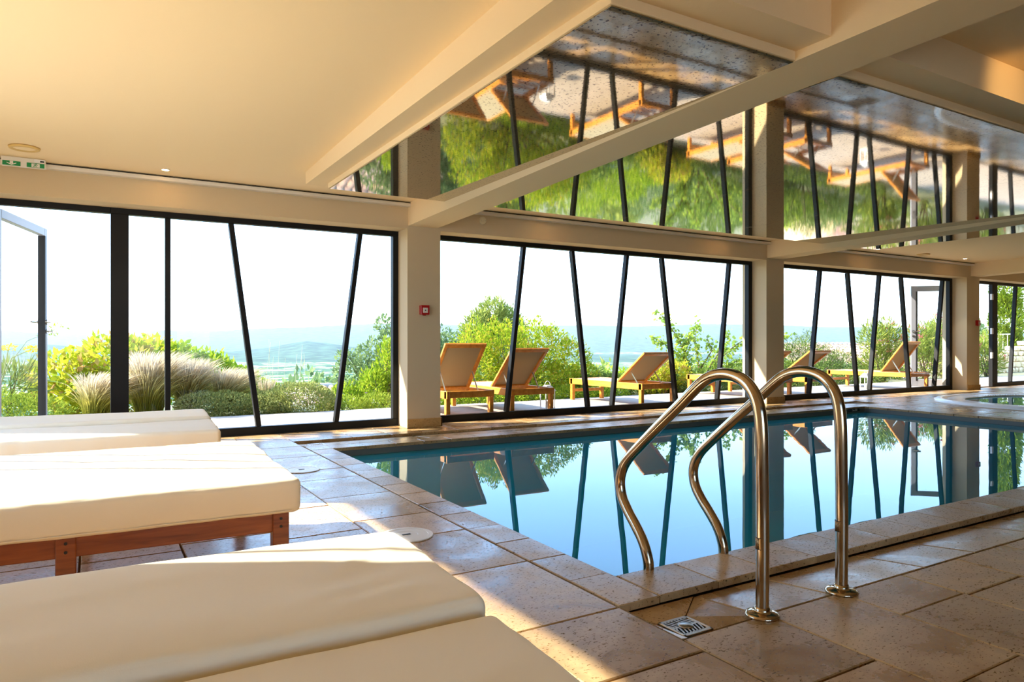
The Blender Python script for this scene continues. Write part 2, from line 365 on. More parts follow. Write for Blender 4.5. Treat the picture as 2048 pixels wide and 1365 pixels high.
# floor slab pieces around the pool and the hot tub
PX0, PX1, PY0, PY1 = 1.90, 10.12, 2.34, 6.47
HX, HY = 13.3, 4.95
fl = MB()
def slab(x0, y0, x1, y1, z=-.022):
    fl.box((x0, y0, -.30), (x1, y1, z))
slab(XL, YB, 1.69, 7.95)
slab(1.69, YB, 12.0, 1.64)
slab(1.69, 1.64, PX1+.2, PY0-.06, -.075)
slab(1.69, PY0-.06, PX0-.06, PY1+.06)
slab(1.69, PY1+.06, 10.55, 7.12, -.06)
slab(1.69, 7.12, 12.0, 7.95)
slab(PX1+.06, 1.64, 12.0, PY1+.06); slab(10.55, PY1+.06, 12.0, 7.12)
slab(12.0, YB, 14.6, HY-1.3); slab(12.0, HY+1.3, 14.6, 7.95); slab(14.6, YB, XR, 7.95)
floor = fl.build('floor', BASEST); tag(floor, 'warm beige travertine floor laid in large rectangular tiles around the pool', kind='structure')

tilecache = {}
def tile_mesh(w, h, th, name, mat):
    key = (round(w, 2), round(h, 2), th, name)
    if key not in tilecache:
        w, h = key[0], key[1]; c = .0035
        b = MB(); x, y = w/2, h/2
        vs = [(-x,-y,-th),(x,-y,-th),(x,y,-th),(-x,y,-th),(-x,-y,-c),(x,-y,-c),(x,y,-c),(-x,y,-c),
              (-x+c,-y+c,0),(x-c,-y+c,0),(x-c,y-c,0),(-x+c,y-c,0)]
        fs = [(0,1,5,4),(1,2,6,5),(2,3,7,6),(3,0,4,7),(4,5,9,8),(5,6,10,9),(6,7,11,10),(7,4,8,11),(8,9,10,11)]
        me = bpy.data.meshes.new(name); me.from_pydata(vs, [], fs); me.materials.append(mat); tilecache[key] = me
    return tilecache[key]
def put_tile(x0, y0, x1, y1, parent, name='tile', mat=TRAV, th=.03, z=0.0, gap=.006, rx=0.0):
    me = tile_mesh(x1-x0-gap, y1-y0-gap, th, name, mat)
    o = bpy.data.objects.new(name, me); C.objects.link(o); o.parent = parent
    o.location = ((x0+x1)/2, (y0+y1)/2, z + random.uniform(-.0008, .0004)); o.rotation_euler = (rx, 0, 0)
    return o
def lengths(y0, y1, opts, first=None):
    ys = [y0]; y = y0
    if first: y = first; ys.append(y)
    while y < y1 - .2:
        y = y + random.choice(opts); ys.append(min(y, y1))
    if ys[-1] < y1: ys.append(y1)
    return ys
tiles = []
# columns left of the pool
colx = [XL, -.95, -.50, -.06, .36, .80, 1.227, 1.69]
rnd = random.Random(3)
for i in range(len(colx)-1):
    if i == 6: ys = [0.0, .62, 1.20, 1.63, 2.06, 2.705, 3.33, 3.78, 4.425, 5.05, 5.45, 6.14, 6.76, 7.30, 7.78]
    elif i == 4: ys = [.5, 1.35, 2.0, 2.6, 3.15, 3.79, 4.4, 5.0, 5.6, 6.2, 6.8, 7.4, 7.78]
    else:
        ys = [1.0 + .3*rnd.random()]
        while ys[-1] < 7.3: ys.append(ys[-1] + rnd.choice((.42, .62, .62, .80)))
        ys.append(7.78) if 7.78 - ys[-1] > .1 else ys.__setitem__(-1, 7.78)
    for a, b_ in zip(ys, ys[1:]): tiles.append((colx[i], a, colx[i+1], b_, 0))
# near deck, columns running away from the pool
x = 1.69; cols = [1.69, 2.11, 2.535, 2.96, 3.39]
while cols[-1] < 9.5: cols.append(cols[-1] + .425)
firsty = {0: [1.73, 1.31, .75, .1], 1: [1.73, 1.097, .45, -.1], 2: [1.73, 1.477, .83, .2], 3: [1.73, 1.46, 1.0, .4, -.1]}
for i in range(len(cols)-1):
    if i in firsty: ys = firsty[i]
    else:
        ys = [1.73]
        while ys[-1] > .5: ys.append(ys[-1] - rnd.choice((.42, .62, .80)))
    for a, b_ in zip(ys, ys[1:]): tiles.append((cols[i], b_, cols[i+1], a, 0))
# row sloping down to the near coping
bandx = [2.09, 2.50, 3.15, 3.58, 4.22, 4.65, 5.30, 5.72, 6.36, 6.80, 7.43, 7.86, 8.5, 8.92, 9.56, 10.12]
S1 = math.atan2(-.036, .34)
for a, b_ in zip(bandx, bandx[1:]): tiles.append((a, 1.73, b_, 2.07, 1))
# far strip below the windows and the channel row
xx = 1.69
while xx < 20.5:
    w = rnd.choice((.42, .62, .80)); tiles.append((xx, 7.10, min(xx+w, 21), 7.78, 0)); xx += w
xx = 1.72
while xx < 10.5:
    w = .42; tiles.append((xx, 6.68, min(xx+w, 10.55), 7.10, 2)); xx += w
# right deck
xs = [10.32]; 
while xs[-1] < 11.3: xs.append(xs[-1] + .56)
xs[-1] = 12.0; xs += [12.65, 13.3, 13.95, 14.6]
while xs[-1] < 21: xs.append(xs[-1] + .64)
ysr = [1.73, 2.2, 2.7, 3.2, 3.65, 4.3, 4.95, 5.6, 6.25, 6.68, 7.10]
for i in range(len(xs)-1):
    for j in range(len(ysr)-1):
        cx_, cy_ = (xs[i]+xs[i+1])/2, (ysr[j]+ysr[j+1])/2
        if 12.0 < cx_ < 14.6 and HY-1.3 < cy_ < HY+1.3: continue
        if xs[i] < 10.5 and ysr[j] > 6.6: continue
        tiles.append((xs[i], ysr[j], xs[i+1], ysr[j+1], 0))
tiles.sort(key=lambda t: ((t[0]+t[2])/2)**2 + ((t[1]+t[3])/2)**2)
rest = MB()
for n, t in enumerate(tiles):
    rx, z = 0.0, 0.0
    if t[4] == 1: rx, z = S1, -.018
    if t[4] == 2: rx, z = math.atan2(-.030, .42), -.016
    if n < 290: put_tile(t[0], t[1], t[2], t[3], floor, rx=rx, z=z)
    else:
        g = .003
        rest.bbox((t[0]+g, t[1]+g, -.03), (t[2]-g, t[3]-g, z), .003)
ro = rest.build('tiles', TRAV, floor); ro['kind'] = 'stuff'
# sunken square round the near drain: four folded tiles and the edge sliver
DG = (1.785, 1.81, 1.925, 1.95)
def facet(vs, parent=floor, mat=TRAV, name='tile'):
    b = MB(); n = len(vs)
    low = [(a[0], a[1], a[2]-.02) for a in vs]
    b.add(list(vs)+low, [tuple(range(n))] + [(i, i+n, (i+1) % n + n, (i+1) % n) for i in range(n)])
    c = [sum(a[k] for a in vs)/n for k in range(3)]
    return b.build(name, mat, parent, org=c, loc=c)
zc = -.046; k = .003
A0, A1, A2, A3 = (1.722, 1.733, -.003), (2.087, 1.733, -.003), (2.087, 2.068, -.036), (1.722, 2.068, -.036)
G0, G1, G2, G3 = (DG[0]-k, DG[1]-k, zc), (DG[2]+k, DG[1]-k, zc), (DG[2]+k, DG[3]+k, zc), (DG[0]-k, DG[3]+k, zc)
def sh(p, dx, dy): return (p[0]+dx, p[1]+dy, p[2])
facet([sh(A0, k, 0), sh(A1, -k, 0), sh(G1, -k, 0), sh(G0, k, 0)])
facet([sh(A1, 0, k), sh(A2, 0, -k), sh(G2, 0, -k), sh(G1, 0, k)])
facet([sh(A2, -k, 0), sh(A3, k, 0), sh(G3, k, 0), sh(G2, -k, 0)])
facet([sh(A3, 0, -k), sh(A0, 0, k), sh(G0, 0, k), sh(G3, 0, -k)])
facet([(1.693, 1.733, 0), (1.720, 1.733, -.003), (1.720, 2.066, -.030), (1.693, 2.066, 0)])

# ---- drain grates
def grate(name, loc, label, mat, s=.14):
    t = thing(name, loc, label, 'drain', 'pool channel drains')
    h = s/2; f = MB()
    for a, b_ in (((-h,-h,-.004),(h,-h+.012,.002)), ((-h,h-.012,-.004),(h,h,.002)), ((-h,-h,-.004),(-h+.012,h,.002)), ((h-.012,-h,-.004),(h,h,.002))):
        f.bbox(a, b_, .0015)
    f.build('frame', mat, t)
    g = MB()
    for i in range(8):
        x_ = -h + .020 + i*(s-.032)/7
        for sy in (-1, 1):
            p = Vector((x_, sy*.004, 0)); q = Vector((x_-.020, sy*(h-.014), 0))
            if q.x < -h+.006: q = Vector((-h+.008, sy*(.004+(x_+h-.008)*2.4), 0))
            g.beam(p, q, .0065, .004, c=0)
    g.beam((-h+.01, 0, 0), (h-.01, 0, 0), .012, .004, c=0)
    g.box((-h+.01,-h+.010,-.002), (h-.01,-h+.018,.002)); g.box((-h+.01,h-.018,-.002), (h-.01,h-.010,.002))
    g.build('grille', mat, t)
    MB().box((-h,-h,-.03), (h,h,-.022)).build('sump', BLACK, t)
    MB().lathe([(.030, .0015), (.027, .005), (.0, .006)], 20).build('cap', mat, t, smooth=True)
    return t
grate('floor_drain', ((DG[0]+DG[2])/2, (DG[1]+DG[3])/2, zc+.004), 'square steel drain grate with slanted slots in the near channel by the ladder', STEELF)
grate('floor_drain', (1.86, 6.86, -.012), 'small white slotted drain grate in the far channel at the pool corner', WHITE, .16)

# ---- skimmer lids in the deck
for yy, lb in ((3.375, 'round white skimmer lid in the floor beside the nearest daybed'), (5.50, 'round white skimmer lid in the floor beyond the middle daybed')):
    t = thing('skimmer_lid', (1.375, yy, 0), lb, 'lid', 'white skimmer lids left of the pool')
    MB().lathe([(.138, .001), (.136, .006), (.112, .007), (.110, .0055), (.06, .006), (.058, .0048), (.0, .005)], 40).build('cover', WHITE, t, smooth=False)
    MB().bbox((-.022,-.006,.004), (.022,.006,.008), .001).build('finger_hole', BLACK, t)

# ================================================================= POOL
pool = thing('swimming_pool', (PX0, PY0, 0), 'long rectangular indoor swimming pool with still blue water and travertine coping', 'pool')
PO = (PX0, PY0, 0)
WZ = -.085
b = MB(); D = -1.35; w = .12
b.box((PX0-w, PY0-w, D-.1), (PX1+w, PY1+w, D))
def wallring(zlo, zhi, mi):
    b.box((PX0-w, PY0-w, zlo), (PX0, PY1+w, zhi), mi); b.box((PX1, PY0-w, zlo), (PX1+w, PY1+w, zhi), mi)
    b.box((PX0, PY0-w, zlo), (PX1, PY0, zhi), mi); b.box((PX0, PY1, zlo), (PX1, PY1+w, zhi), mi)
wallring(D, WZ-.01, 0); wallring(WZ-.01, -.032, 1)
b.build('basin', [LINER, LINERTOP], pool, org=PO)
b = MB(); nx, ny = 2, 2
b.add([(PX0, PY0, WZ), (PX1, PY0, WZ), (PX1, PY1, WZ), (PX0, PY1, WZ)], [(0,1,2,3)])
b.build('water_surface', WATER, pool, org=PO)
def coping(x0, y0, x1, y1):
    o = put_tile(x0, y0, x1, y1, pool, 'coping_stone', TRAVC, .03, gap=.005)
    o.location = Vector(o.location) - Vector(PO)
y = 2.07
ysc = [2.07, 2.39, 2.70, 3.02, 3.33, 3.66, 3.98, 4.30, 4.62, 4.93, 5.24, 5.55, 5.87, 6.18, 6.46, 6.76, 7.08]
for a, b_ in zip(ysc, ysc[1:]): coping(1.70, a, 1.905, b_) if a < 6.4 else coping(1.70, a, 1.72+.18, b_) if a < 6.4 else None
coping(1.70, 6.46, 1.905, 6.68); 
xc = 1.905
while xc < PX1-.05:
    x2 = min(xc + rnd.choice((.29, .31, .33)), PX1+.0); coping(xc, 2.07, x2, 2.345); xc = x2
xc = 1.905
while xc < PX1-.05:
    x2 = min(xc + rnd.choice((.30, .32)), PX1); coping(xc, 6.465, x2, 6.68); xc = x2
yc = 2.07
while yc < 6.6:
    y2 = min(yc + .31, 6.68); coping(PX1-.005, yc, 10.32, y2); yc = y2
# depth plate on the far wall near the right corner
pl = MB().bbox((9.72, PY1-.012, -.066), (9.98, PY1-.002, -.022), .002).build('depth_plate', BLACK, pool, org=PO)
tx = bpy.data.curves.new('depth_text', 'FONT'); tx.body = '1m30'; tx.size = .050; tx.extrude = .001; tx.align_x = 'CENTER'; tx.space_character = 1.25
to = bpy.data.objects.new('depth_text', tx); C.objects.link(to)
dg = bpy.context.evaluated_depsgraph_get(); me = bpy.data.meshes.new_from_object(to.evaluated_get(dg)); bpy.data.objects.remove(to)
me.materials.append(WHITE); tm = bpy.data.objects.new('depth_text', me); C.objects.link(tm); tm.parent = pl
tm.location = (9.85-PX0, PY1-.014-PY0, -.060); tm.rotation_euler = (R(90), 0, 0)

# ---- hot tub
TUB = plain('tub_acrylic', (.92,.90,.86), .25)
ht = thing('hot_tub', (HX, HY, 0), 'round white hot tub sunk in the floor beyond the far end of the pool', 'hot tub')
def sup(r, n=2.7, N=64):
    pts = []
    for i in range(N):
        t = 2*math.pi*i/N; c, s = math.cos(t), math.sin(t)
        pts.append((r*math.copysign(abs(c)**(2/n), c), r*math.copysign(abs(s)**(2/n), s)))
    return pts
def ring(prof, N=64):
    b = MB(); vs = []; fs = []
    for r, z in prof: vs += [(x, y, z) for x, y in sup(r, N=N)]
    for i in range(len(prof)-1):
        for k in range(N): fs.append((i*N+k, i*N+(k+1) % N, (i+1)*N+(k+1) % N, (i+1)*N+k))
    return b.add(vs, fs)
ring([(1.80, -.01), (1.80, .035), (1.77, .05), (1.66, .05), (1.63, .03)]).build('rim', TUB, ht, smooth=True)
ring([(1.63, .028), (1.40, .028), (1.38, .0)]).build('overflow_channel', TUB, ht)
g = MB(); N = 150
o1, o2 = sup(1.62, N=N), sup(1.41, N=N)
for i in range(N):
    p, q = Vector((*o1[i], .036)), Vector((*o2[i], .036)); g.beam(p, q, .03, .008, c=0)
go = g.build('overflow_grille', TUB, ht); go['kind'] = 'stuff'
ring([(1.39, .03), (1.36, -.25), (1.0, -.27), (.96, -.28)]).build('bench', TUB, ht, smooth=True)
bq = ring([(1.0, -.27), (.9, -.285), (.02, -.29)]); bq.build('tub_floor', TUB, ht)
bw = MB(); P = sup(1.385); bw.add([(x, y, .012) for x, y in P], [tuple(range(64))]); bw.build('water_surface', WATER, ht)

# ================================================================= WALLS
wf = MB()
wf.box((XL-.3, YW, 2.295), (XR+.3, 8.10, 2.90))
# header rebate above the glass is the lintel soffit itself
wall_far = wf.build('wall_far', PLASTERSH); tag(wall_far, 'cream plaster wall of pillars and lintel between the wide window bays', kind='structure')
for n, (a, b_) in enumerate(PIL):
    yo = 8.02 if n else YF+.06
    p = MB().box((a, YW-.001, 0), (b_, yo, 2.295)).build('pillar', PLASTERSH, wall_far, org=(0,0,0))
    MB().bbox((a-.004, YW-.018, 0), (b_+.018, YW, .10), .003).bbox((b_, YW-.018, 0), (b_+.018, YF-.04, .10), .003).build('plinth', PLINTH, p)
wl = MB()
wl.box((XL-.25, YB, 0), (XL, 2.77, 2.9)); wl.box((XL-.25, 5.90, 0), (XL, 8.10, 2.9)); wl.box((XL-.25, 2.77, 2.44), (XL, 5.90, 2.9))
wall_left = wl.build('wall_left', PLASTER); tag(wall_left, kind='structure')
wr = MB().box((XR, YB, 0), (XR+.25, 8.10, 2.9)).build('wall_right', PLASTER); tag(wr, kind='structure')
wb = MB()
wb.box((XL, YB-.25, 2.3), (XR, YB, 2.95)); wb.box((XL, YB-.25, 0), (2.6, YB, .1)); wb.box((2.6, YB-.25, 0), (XR, YB, 2.3))
for xx in (XL, 1.4): wb.box((xx, YB-.25, 0), (xx+.4, YB, 2.3))
wback = wb.build('wall_back', plain('unseen_wall_brown', (0.26, 0.18, 0.10), .9)); tag(wback, kind='structure')  # unseen wall: opening added to let sky light in, brown to cut bounce

# ceiling, sloping gently, with beams and the mirror boxes over the water
cb = MB()
z0, z1 = CEILZ(YB), CEILZ(YW)
cb.add([(XL-.2, YB-.2, z0), (XR+.2, YB-.2, z0), (XR+.2, YW+.02, z1), (XL-.2, YW+.02, z1),
        (XL-.2, YB-.2, 3.2), (XR+.2, YB-.2, 3.2), (XR+.2, YW+.02, 3.2), (XL-.2, YW+.02, 3.2)],
       [(0,3,2,1),(4,5,6,7),(0,1,5,4),(1,2,6,5),(2,3,7,6),(3,0,4,7)])
ceil = cb.build('ceiling', CEIL); tag(ceil, 'cream ceiling crossed by deep beams with dark mirror panels above the pool', kind='structure')
def slopebeam(x0, x1):
    zb = lambda y: 2.326 + .022*(YW-y)
    b = MB(); y0, y1 = YB, YW+.02
    b.add([(x0,y0,zb(y0)),(x1,y0,zb(y0)),(x1,y1,zb(y1)),(x0,y1,zb(y1)),(x0,y0,3.0),(x1,y0,3.0),(x1,y1,3.0),(x0,y1,3.0)],
          [(0,3,2,1),(4,5,6,7),(0,1,5,4),(1,2,6,5),(2,3,7,6),(3,0,4,7)])
    return b.build('beam', PLASTER, ceil)
for a, b_ in ((3.095, 3.46), (9.22, 9.585), (15.40, 15.76)): slopebeam(a, b_)
# left edge beam of the mirror field and the cross beam along its near side
MB().box((1.718, YB, 2.487), (1.90, 6.72, 2.95)).build('beam', PLASTER, ceil)
for a, b_ in ((1.90, 3.095), (3.46, 9.22), (9.585, 15.40)):
    MB().box((a, 2.150, 2.490), (b_, 2.375, 3.0)).build('beam', PLASTER, ceil)
MZ = 2.440
def mirrorbox(x0, x1, seams=()):
    box_ = MB().bbox((x0, 2.355, MZ+.002), (x1, 6.575, 2.492), .002).build('mirror_casing', PLASTER, ceil)
    xs_ = [x0+.012] + list(seams) + [x1-.012 if x1 > 10 else x1]
    for i in range(len(xs_)-1):
        q = MB().bbox((xs_[i]+.001, 2.367, MZ-.003), (xs_[i+1]-.001, 6.563, MZ+.002), .0008).build('mirror_panel', MIRROR, ceil)
        q.rotation_euler = (0, 0, 0)
mirrorbox(1.89, 3.095); mirrorbox(3.46, 9.22, (5.32, 7.10)); mirrorbox(9.585, 10.55)

# slot cover strips along the top of the window wall
tn = 0
for a, b_ in ((XL, 3.17), (3.62, 9.20+.15), (9.72, 15.40), (15.8, XR)):
    tn += 1
    t = MB().bbox((a, YW-.075, 2.535), (b_, YW+.005, 2.572), .004).build('trim_%d' % tn, WHITE); tag(t, kind='structure')
    MB().box((a, YW-.070, 2.572), (b_, YW+.005, 2.578)).build('shadow_gap', BLACK, t)

# overhanging eave outside
ev = MB().box((-3.5, 8.09, 2.86), (26, 9.24, 3.1)).build('wall_far_eave', PLASTER, wall_far)
ev.name = 'eave'

# ================================================================= WINDOWS
def window(n, x0, x1, posts, jl=.055, jr=.075, right_dark=True):
    """fixed bay from x0 to x1; posts = (x_top, x_bottom, width)"""
    w = bpy.data.objects.new('window_%d' % n, None); C.objects.link(w); w.location = (x0, YF, 0); w['kind'] = 'structure'
    o = (x0, YF, 0)
    f = MB()
    f.bbox((x0, YF, 2.238), (x1, YF+.08, 2.30), .003); f.bbox((x0, YF, 0), (x1, YF+.08, .085), .003)
    if jl: f.bbox((x0, YF, .085), (x0+jl, YF+.08, 2.238), .003)
    if jr: f.bbox((x1-jr, YF, .085), (x1, YF+.08, 2.238), .003)
    f.build('window_frame', FRAME, w, org=o)
    edges = [(x0+jl, x0+jl)]
    for xt, xb, wd in posts:
        m = MB().beam((xb, YF+.045, .085), (xt, YF+.045, 2.238), .075, wd, up=(1,0,0), c=.004).build('mullion', FRAME, w, org=o)
        edges.append((xt-wd/2, xb-wd/2)); edges.append((xt+wd/2, xb+wd/2))
    edges.append((x1-jr, x1-jr))
    for i in range(0, len(edges)-1, 2):
        (a, b_), (c_, d_) = edges[i], edges[i+1]
        yy = YF+.055; MB().add([(b_, yy, .085), (d_, yy, .085), (c_, yy, 2.238), (a, yy, 2.238)], [(0,1,2,3)]).build('glass_pane', GLASS, w, org=o)
    return w
window(1, .13, 3.09, [(.63, .63, .05), (1.228, 1.508, .052), (2.628, 2.348, .052)], jl=.155, jr=.07)
window(2, 3.50, 9.20, [(4.85, 4.59, .05), (5.63, 5.90, .05), (6.60, 6.33, .05), (7.27, 7.56, .05), (8.71, 8.44, .05)], jl=.0, jr=.085)
window(3, 9.62, 15.25, [(10.99, 10.69, .055), (11.78, 12.07, .055), (12.76, 12.45, .055), (13.47, 13.75, .055), (14.95, 14.64, .055)], jl=.0, jr=.10)
window(4, 16.88, XR, [(18.0, 17.75, .05), (19.0, 19.25, .05), (20.2, 19.95, .05)], jl=.22, jr=.1)
# glazing left of the open door and in the left wall
window(5, XL, -.84, [], jl=.05, jr=.05)
def side_window(n):
    w = bpy.data.objects.new('window_%d' % n, None); C.objects.link(w); w.location = (XL-.1, 2.77, 0); w['kind'] = 'structure'
    o = (XL-.1, 2.77, 0); f = MB(); x0, x1 = XL-.16, XL-.08
    f.box((x0, 2.77, 2.40), (x1, 5.90, 2.45)); f.box((x0, 2.77, 0), (x1, 5.90, .08)); f.box((x0, 2.77, .08), (x1, 2.80, 2.40)); f.box((x0, 5.86, .08), (x1, 5.90, 2.45))
    f.build('window_frame', FRAME, w, org=o)
    for a, b_ in ((2.93, 2.93), (4.30, 4.32), (4.52, 4.52), (4.72, 4.72), (5.05, 5.04)):
        MB().beam((XL-.12, b_, .08), (XL-.12, a, 2.45), .026, .026, up=(1,0,0)).build('mullion', FRAME, w, org=o)
    MB().add([(XL-.12, 2.82, .08), (XL-.12, 5.84, .08), (XL-.12, 5.84, 2.45), (XL-.12, 2.82, 2.45)], [(0,1,2,3)]).build('glass_pane', GLASS, w, org=o)
side_window(6)

def door_leaf(n, hinge, ang, wd, hh, handle_side=1, label=None, fr=.085):
    """open glazed leaf: local x runs from the hinge to the free edge"""
    d = bpy.data.objects.new('door_%d' % n, None); C.objects.link(d); d.location = hinge; d.rotation_euler = (0, 0, ang); d['kind'] = 'structure'
    if label: d['label'] = label
    f = MB()
    f.bbox((0, -.03, .02), (fr, .03, hh), .004); f.bbox((wd-fr, -.03, .02), (wd, .03, hh), .004)
    f.bbox((fr, -.03, hh-fr), (wd-fr, .03, hh), .004); f.bbox((fr, -.03, .02), (wd-fr, .03, .02+fr*1.3), .004)
    f.build('door_frame', LEAFFRAME, d)
    s = MB().box((wd-fr-.006, -.034, .02+fr), (wd-fr+.028, .034, hh-fr)).build('rubber_seal', BLACK, d)
    MB().add([(fr, 0, .02+fr), (wd-fr, 0, .02+fr), (wd-fr, 0, hh-fr), (fr, 0, hh-fr)], [(0,1,2,3)]).build('glass_pane', GLASS, d)
    h = MB()
    for s_ in (-1, 1):
        h.tube([(wd-.045, 0, 1.205), (wd-.045, s_*.07, 1.205)], .011, 10); h.tube([(wd-.045, s_*.068, 1.205), (wd-.175, s_*.068, 1.205)], .010, 10)
        h.tube([(wd-.045, s_*.030, 1.205), (wd-.045, s_*.045, 1.205)], .028, 18)
    h.build('door_handle', STEELF, d, smooth=False)
    l = MB()
    for s_ in (-1, 1): l.tube([(wd-.045, s_*.03, 1.105), (wd-.045, s_*.042, 1.105)], .024, 18)
    l.tube([(wd-.045, -.04, 1.105), (wd-.045, -.085, 1.105)], .008, 8); l.bbox((wd-.06, -.095, 1.085), (wd-.03, -.088, 1.12), .001)
    l.build('lock', STEELF, d)
    return d
door_leaf(1, (-.79, 7.90, 0), R(76.3), 1.33, 2.222, label='open glazed door leaf with lever handle left of the first window')
door_leaf(2, (15.86, 7.95, 0), R(134), .97, 2.19, label='open glazed door leaf standing outside beyond the third window', fr=.12)
# door head rails
for n, (a, b_) in enumerate(((-.84, .13), (15.74, 16.88))):
    t = MB().bbox((a, YF, 2.238), (b_, YF+.08, 2.30), .003).build('trim_%d' % (5+n), FRAME); tag(t, kind='structure')
t = bpy.data.objects.new('trim_7', None); C.objects.link(t); tag(t, 'three pale hinges on the dark door post right of the third pillar', kind='structure')
for zz in (.62, 1.15, 1.90): MB().bbox((16.84, YF-.01, zz), (16.90, YF+.03, zz+.13), .003).build('hinge', LANTERN, t)

# ================================================================= FITTINGS
# fire call points
def call_point(loc, label, name='fire_call_point', s=1.0):
    t = thing(name, loc, label, 'alarm', 'red fire call points on the pillars')
    a = .055*s
    MB().bbox((-a, -.055, -a), (a, 0, a), .006).build('housing', RED, t)
    MB().bbox((-a*.55, -.058, -a*.62), (a*.55, -.054, a*.45), .001).build('press_panel', WHITE, t)
    MB().tube([(0, -.060, -.005), (0, -.057, -.005)], .008, 12).build('button', BLACK, t)
    MB().bbox((-a*.4, -.035, -a-.010), (a*.3, -.015, -a), .002).build('key_socket', RED, t)
    return t
call_point((3.285, YW, 1.36), 'small red fire call point with a white panel on the nearest pillar')
call_point((15.63, YW, 1.372), 'small red fire call point on the third, farthest pillar')
# round cream sensor on the lintel right of beam
t = thing('alarm_sounder', (4.06, YW, 2.468), 'small round cream disc on the lintel just right of the long beam', 'sounder')
b = MB(); b.tube([(0, 0, 0), (0, -.02, 0), (0, -.028, 0)], [.046, .046, .038], 28); b.build('disc', plain('cream_plastic', (.78,.70,.48), .5), t, smooth=False)
for s_ in (-1, 1): MB().tube([(s_*.030, -.025, 0), (s_*.030, -.031, 0)], .004, 8).build('screw', STEELF, t)

# exit sign
t = thing('exit_sign', (-.530, 7.37, 2.506), 'white emergency exit box with two green pictograms under the ceiling at far left', 'sign')
b = MB().bbox((-.160, 0, 0), (.160, .045, .082), .005); b.build('housing', WHITE, t)
def sign(x0, x1, kind):
    p = MB().bbox((x0, -.004, .003), (x1, 0, .042), .001).build('green_panel', GREEN, t)
    q = MB(); yy = -.0055; cx_ = (x0+x1)/2
    if kind == 'arrow':
        q.box((cx_-.012, yy, .016), (cx_+.012, yy+.001, .040))
        q.add([(cx_-.034, yy, .022), (cx_, yy, .006), (cx_+.034, yy, .022), (cx_-.034, yy, .029), (cx_, yy, .013), (cx_+.034, yy, .029)], [(0,1,4,3),(1,2,5,4)])
    else:
        q.box((cx_-.030, yy, .006), (cx_+.030, yy+.001, .037))
    a = q.build('arrow' if kind == 'arrow' else 'doorway', WHITE, p)
    if kind != 'arrow':
        m = MB(); y2 = yy-.001
        m.tube([(cx_+.004, y2, .036), (cx_+.004, y2-.0006, .036)], .0045, 10)
        for pq in (((0, .030), (-.004, .019)), ((-.004, .019), (-.016, .009)), ((-.004, .019), (.008, .012)), ((0, .029), (-.015, .024)), ((0, .029), (.014, .024))):
            m.beam((cx_+pq[0][0], y2, pq[0][1]), (cx_+pq[1][0], y2, pq[1][1]), .001, .005, up=(0,0,1), c=0)
        m.build('running_figure', GREEN, p)
sign(-.150, -.022, 'arrow'); sign(.022, .150, 'man')
for i in range(2): MB().tube([(-.012+i*.042, .001, .063), (-.012+i*.042, -.004, .063)], .012, 18).build('indicator', WHITE, t)
MB().bbox((.075, -.003, .050), (.152, 0, .076), .001).build('rating_plate', LANTERN, t)
MB().bbox((.118, -.004, .053), (.148, -.002, .066), .001).build('test_button', BLACK, t)

# recessed lights and speakers on the ceiling strip
def downlight(x_, y_, label):
    zc_ = CEILZ(y_); t = thing('downlight', (x_, y_, zc_), label, 'downlight', 'recessed ceiling downlights')
    MB().lathe([(.040, -.002), (.038, -.005), (.030, -.004), (.028, .0)], 24).build('rim', WHITE, t)
    MB().lathe([(.028, -.0035), (.0, -.0035)], 20).build('lamp', LAMP, t)
    l = bpy.data.lights.new('lamp_light', 'SPOT'); l.energy = 12; l.spot_size = R(80); l.color = (1, .86, .66); l.shadow_soft_size = .03
    lo = bpy.data.objects.new('lamp_light', l); C.objects.link(lo); lo.parent = t; lo.location = (0, 0, -.02)
downlight(.562, 7.24, 'small lit downlight in the ceiling above the first window')
downlight(4.98, 7.22, 'small lit downlight above the left part of the second window')
downlight(8.05, 7.20, 'small lit downlight above the right part of the second window')
downlight(11.65, 7.20, 'small lit downlight above the left part of the third window')
downlight(14.45, 7.18, 'small lit downlight above the right part of the third window')
def speaker(x_, y_, label):
    t = thing('ceiling_speaker', (x_, y_, CEILZ(y_)), label, 'speaker', 'round ceiling speakers')
    MB().lathe([(.112, -.001), (.106, -.016), (.088, -.019), (.080, -.006)], 36).build('rim', GOLD, t, smooth=True)
    MB().lathe([(.082, -.007), (.0, -.009)], 36).build('grille', CEIL, t)
speaker(-.50, 7.02, 'round ceiling speaker with a yellowed rim above the exit sign')
speaker(13.05, 7.2, 'round ceiling speaker above the middle of the third window')
# wall spot glowing at the top right
l = bpy.data.lights.new('lamp_light', 'SPOT'); l.energy = 6; l.color = (1, .60, .22); l.spot_size = R(70); l.spot_blend = .8; l.shadow_soft_size = .05
t = thing('wall_spotlight', (4.75, 1.55, 2.66), 'small warm spotlight under the ceiling by the cross beam at top right', 'spotlight')
MB().lathe([(.03, 0), (.03, .03), (.02, .032)], 16).build('housing', WHITE, t)
lo = bpy.data.objects.new('lamp_light', l); C.objects.link(lo); lo.parent = t; lo.location = (0, 0.02, -.02); lo.rotation_euler = (R(80), 0, R(-10))

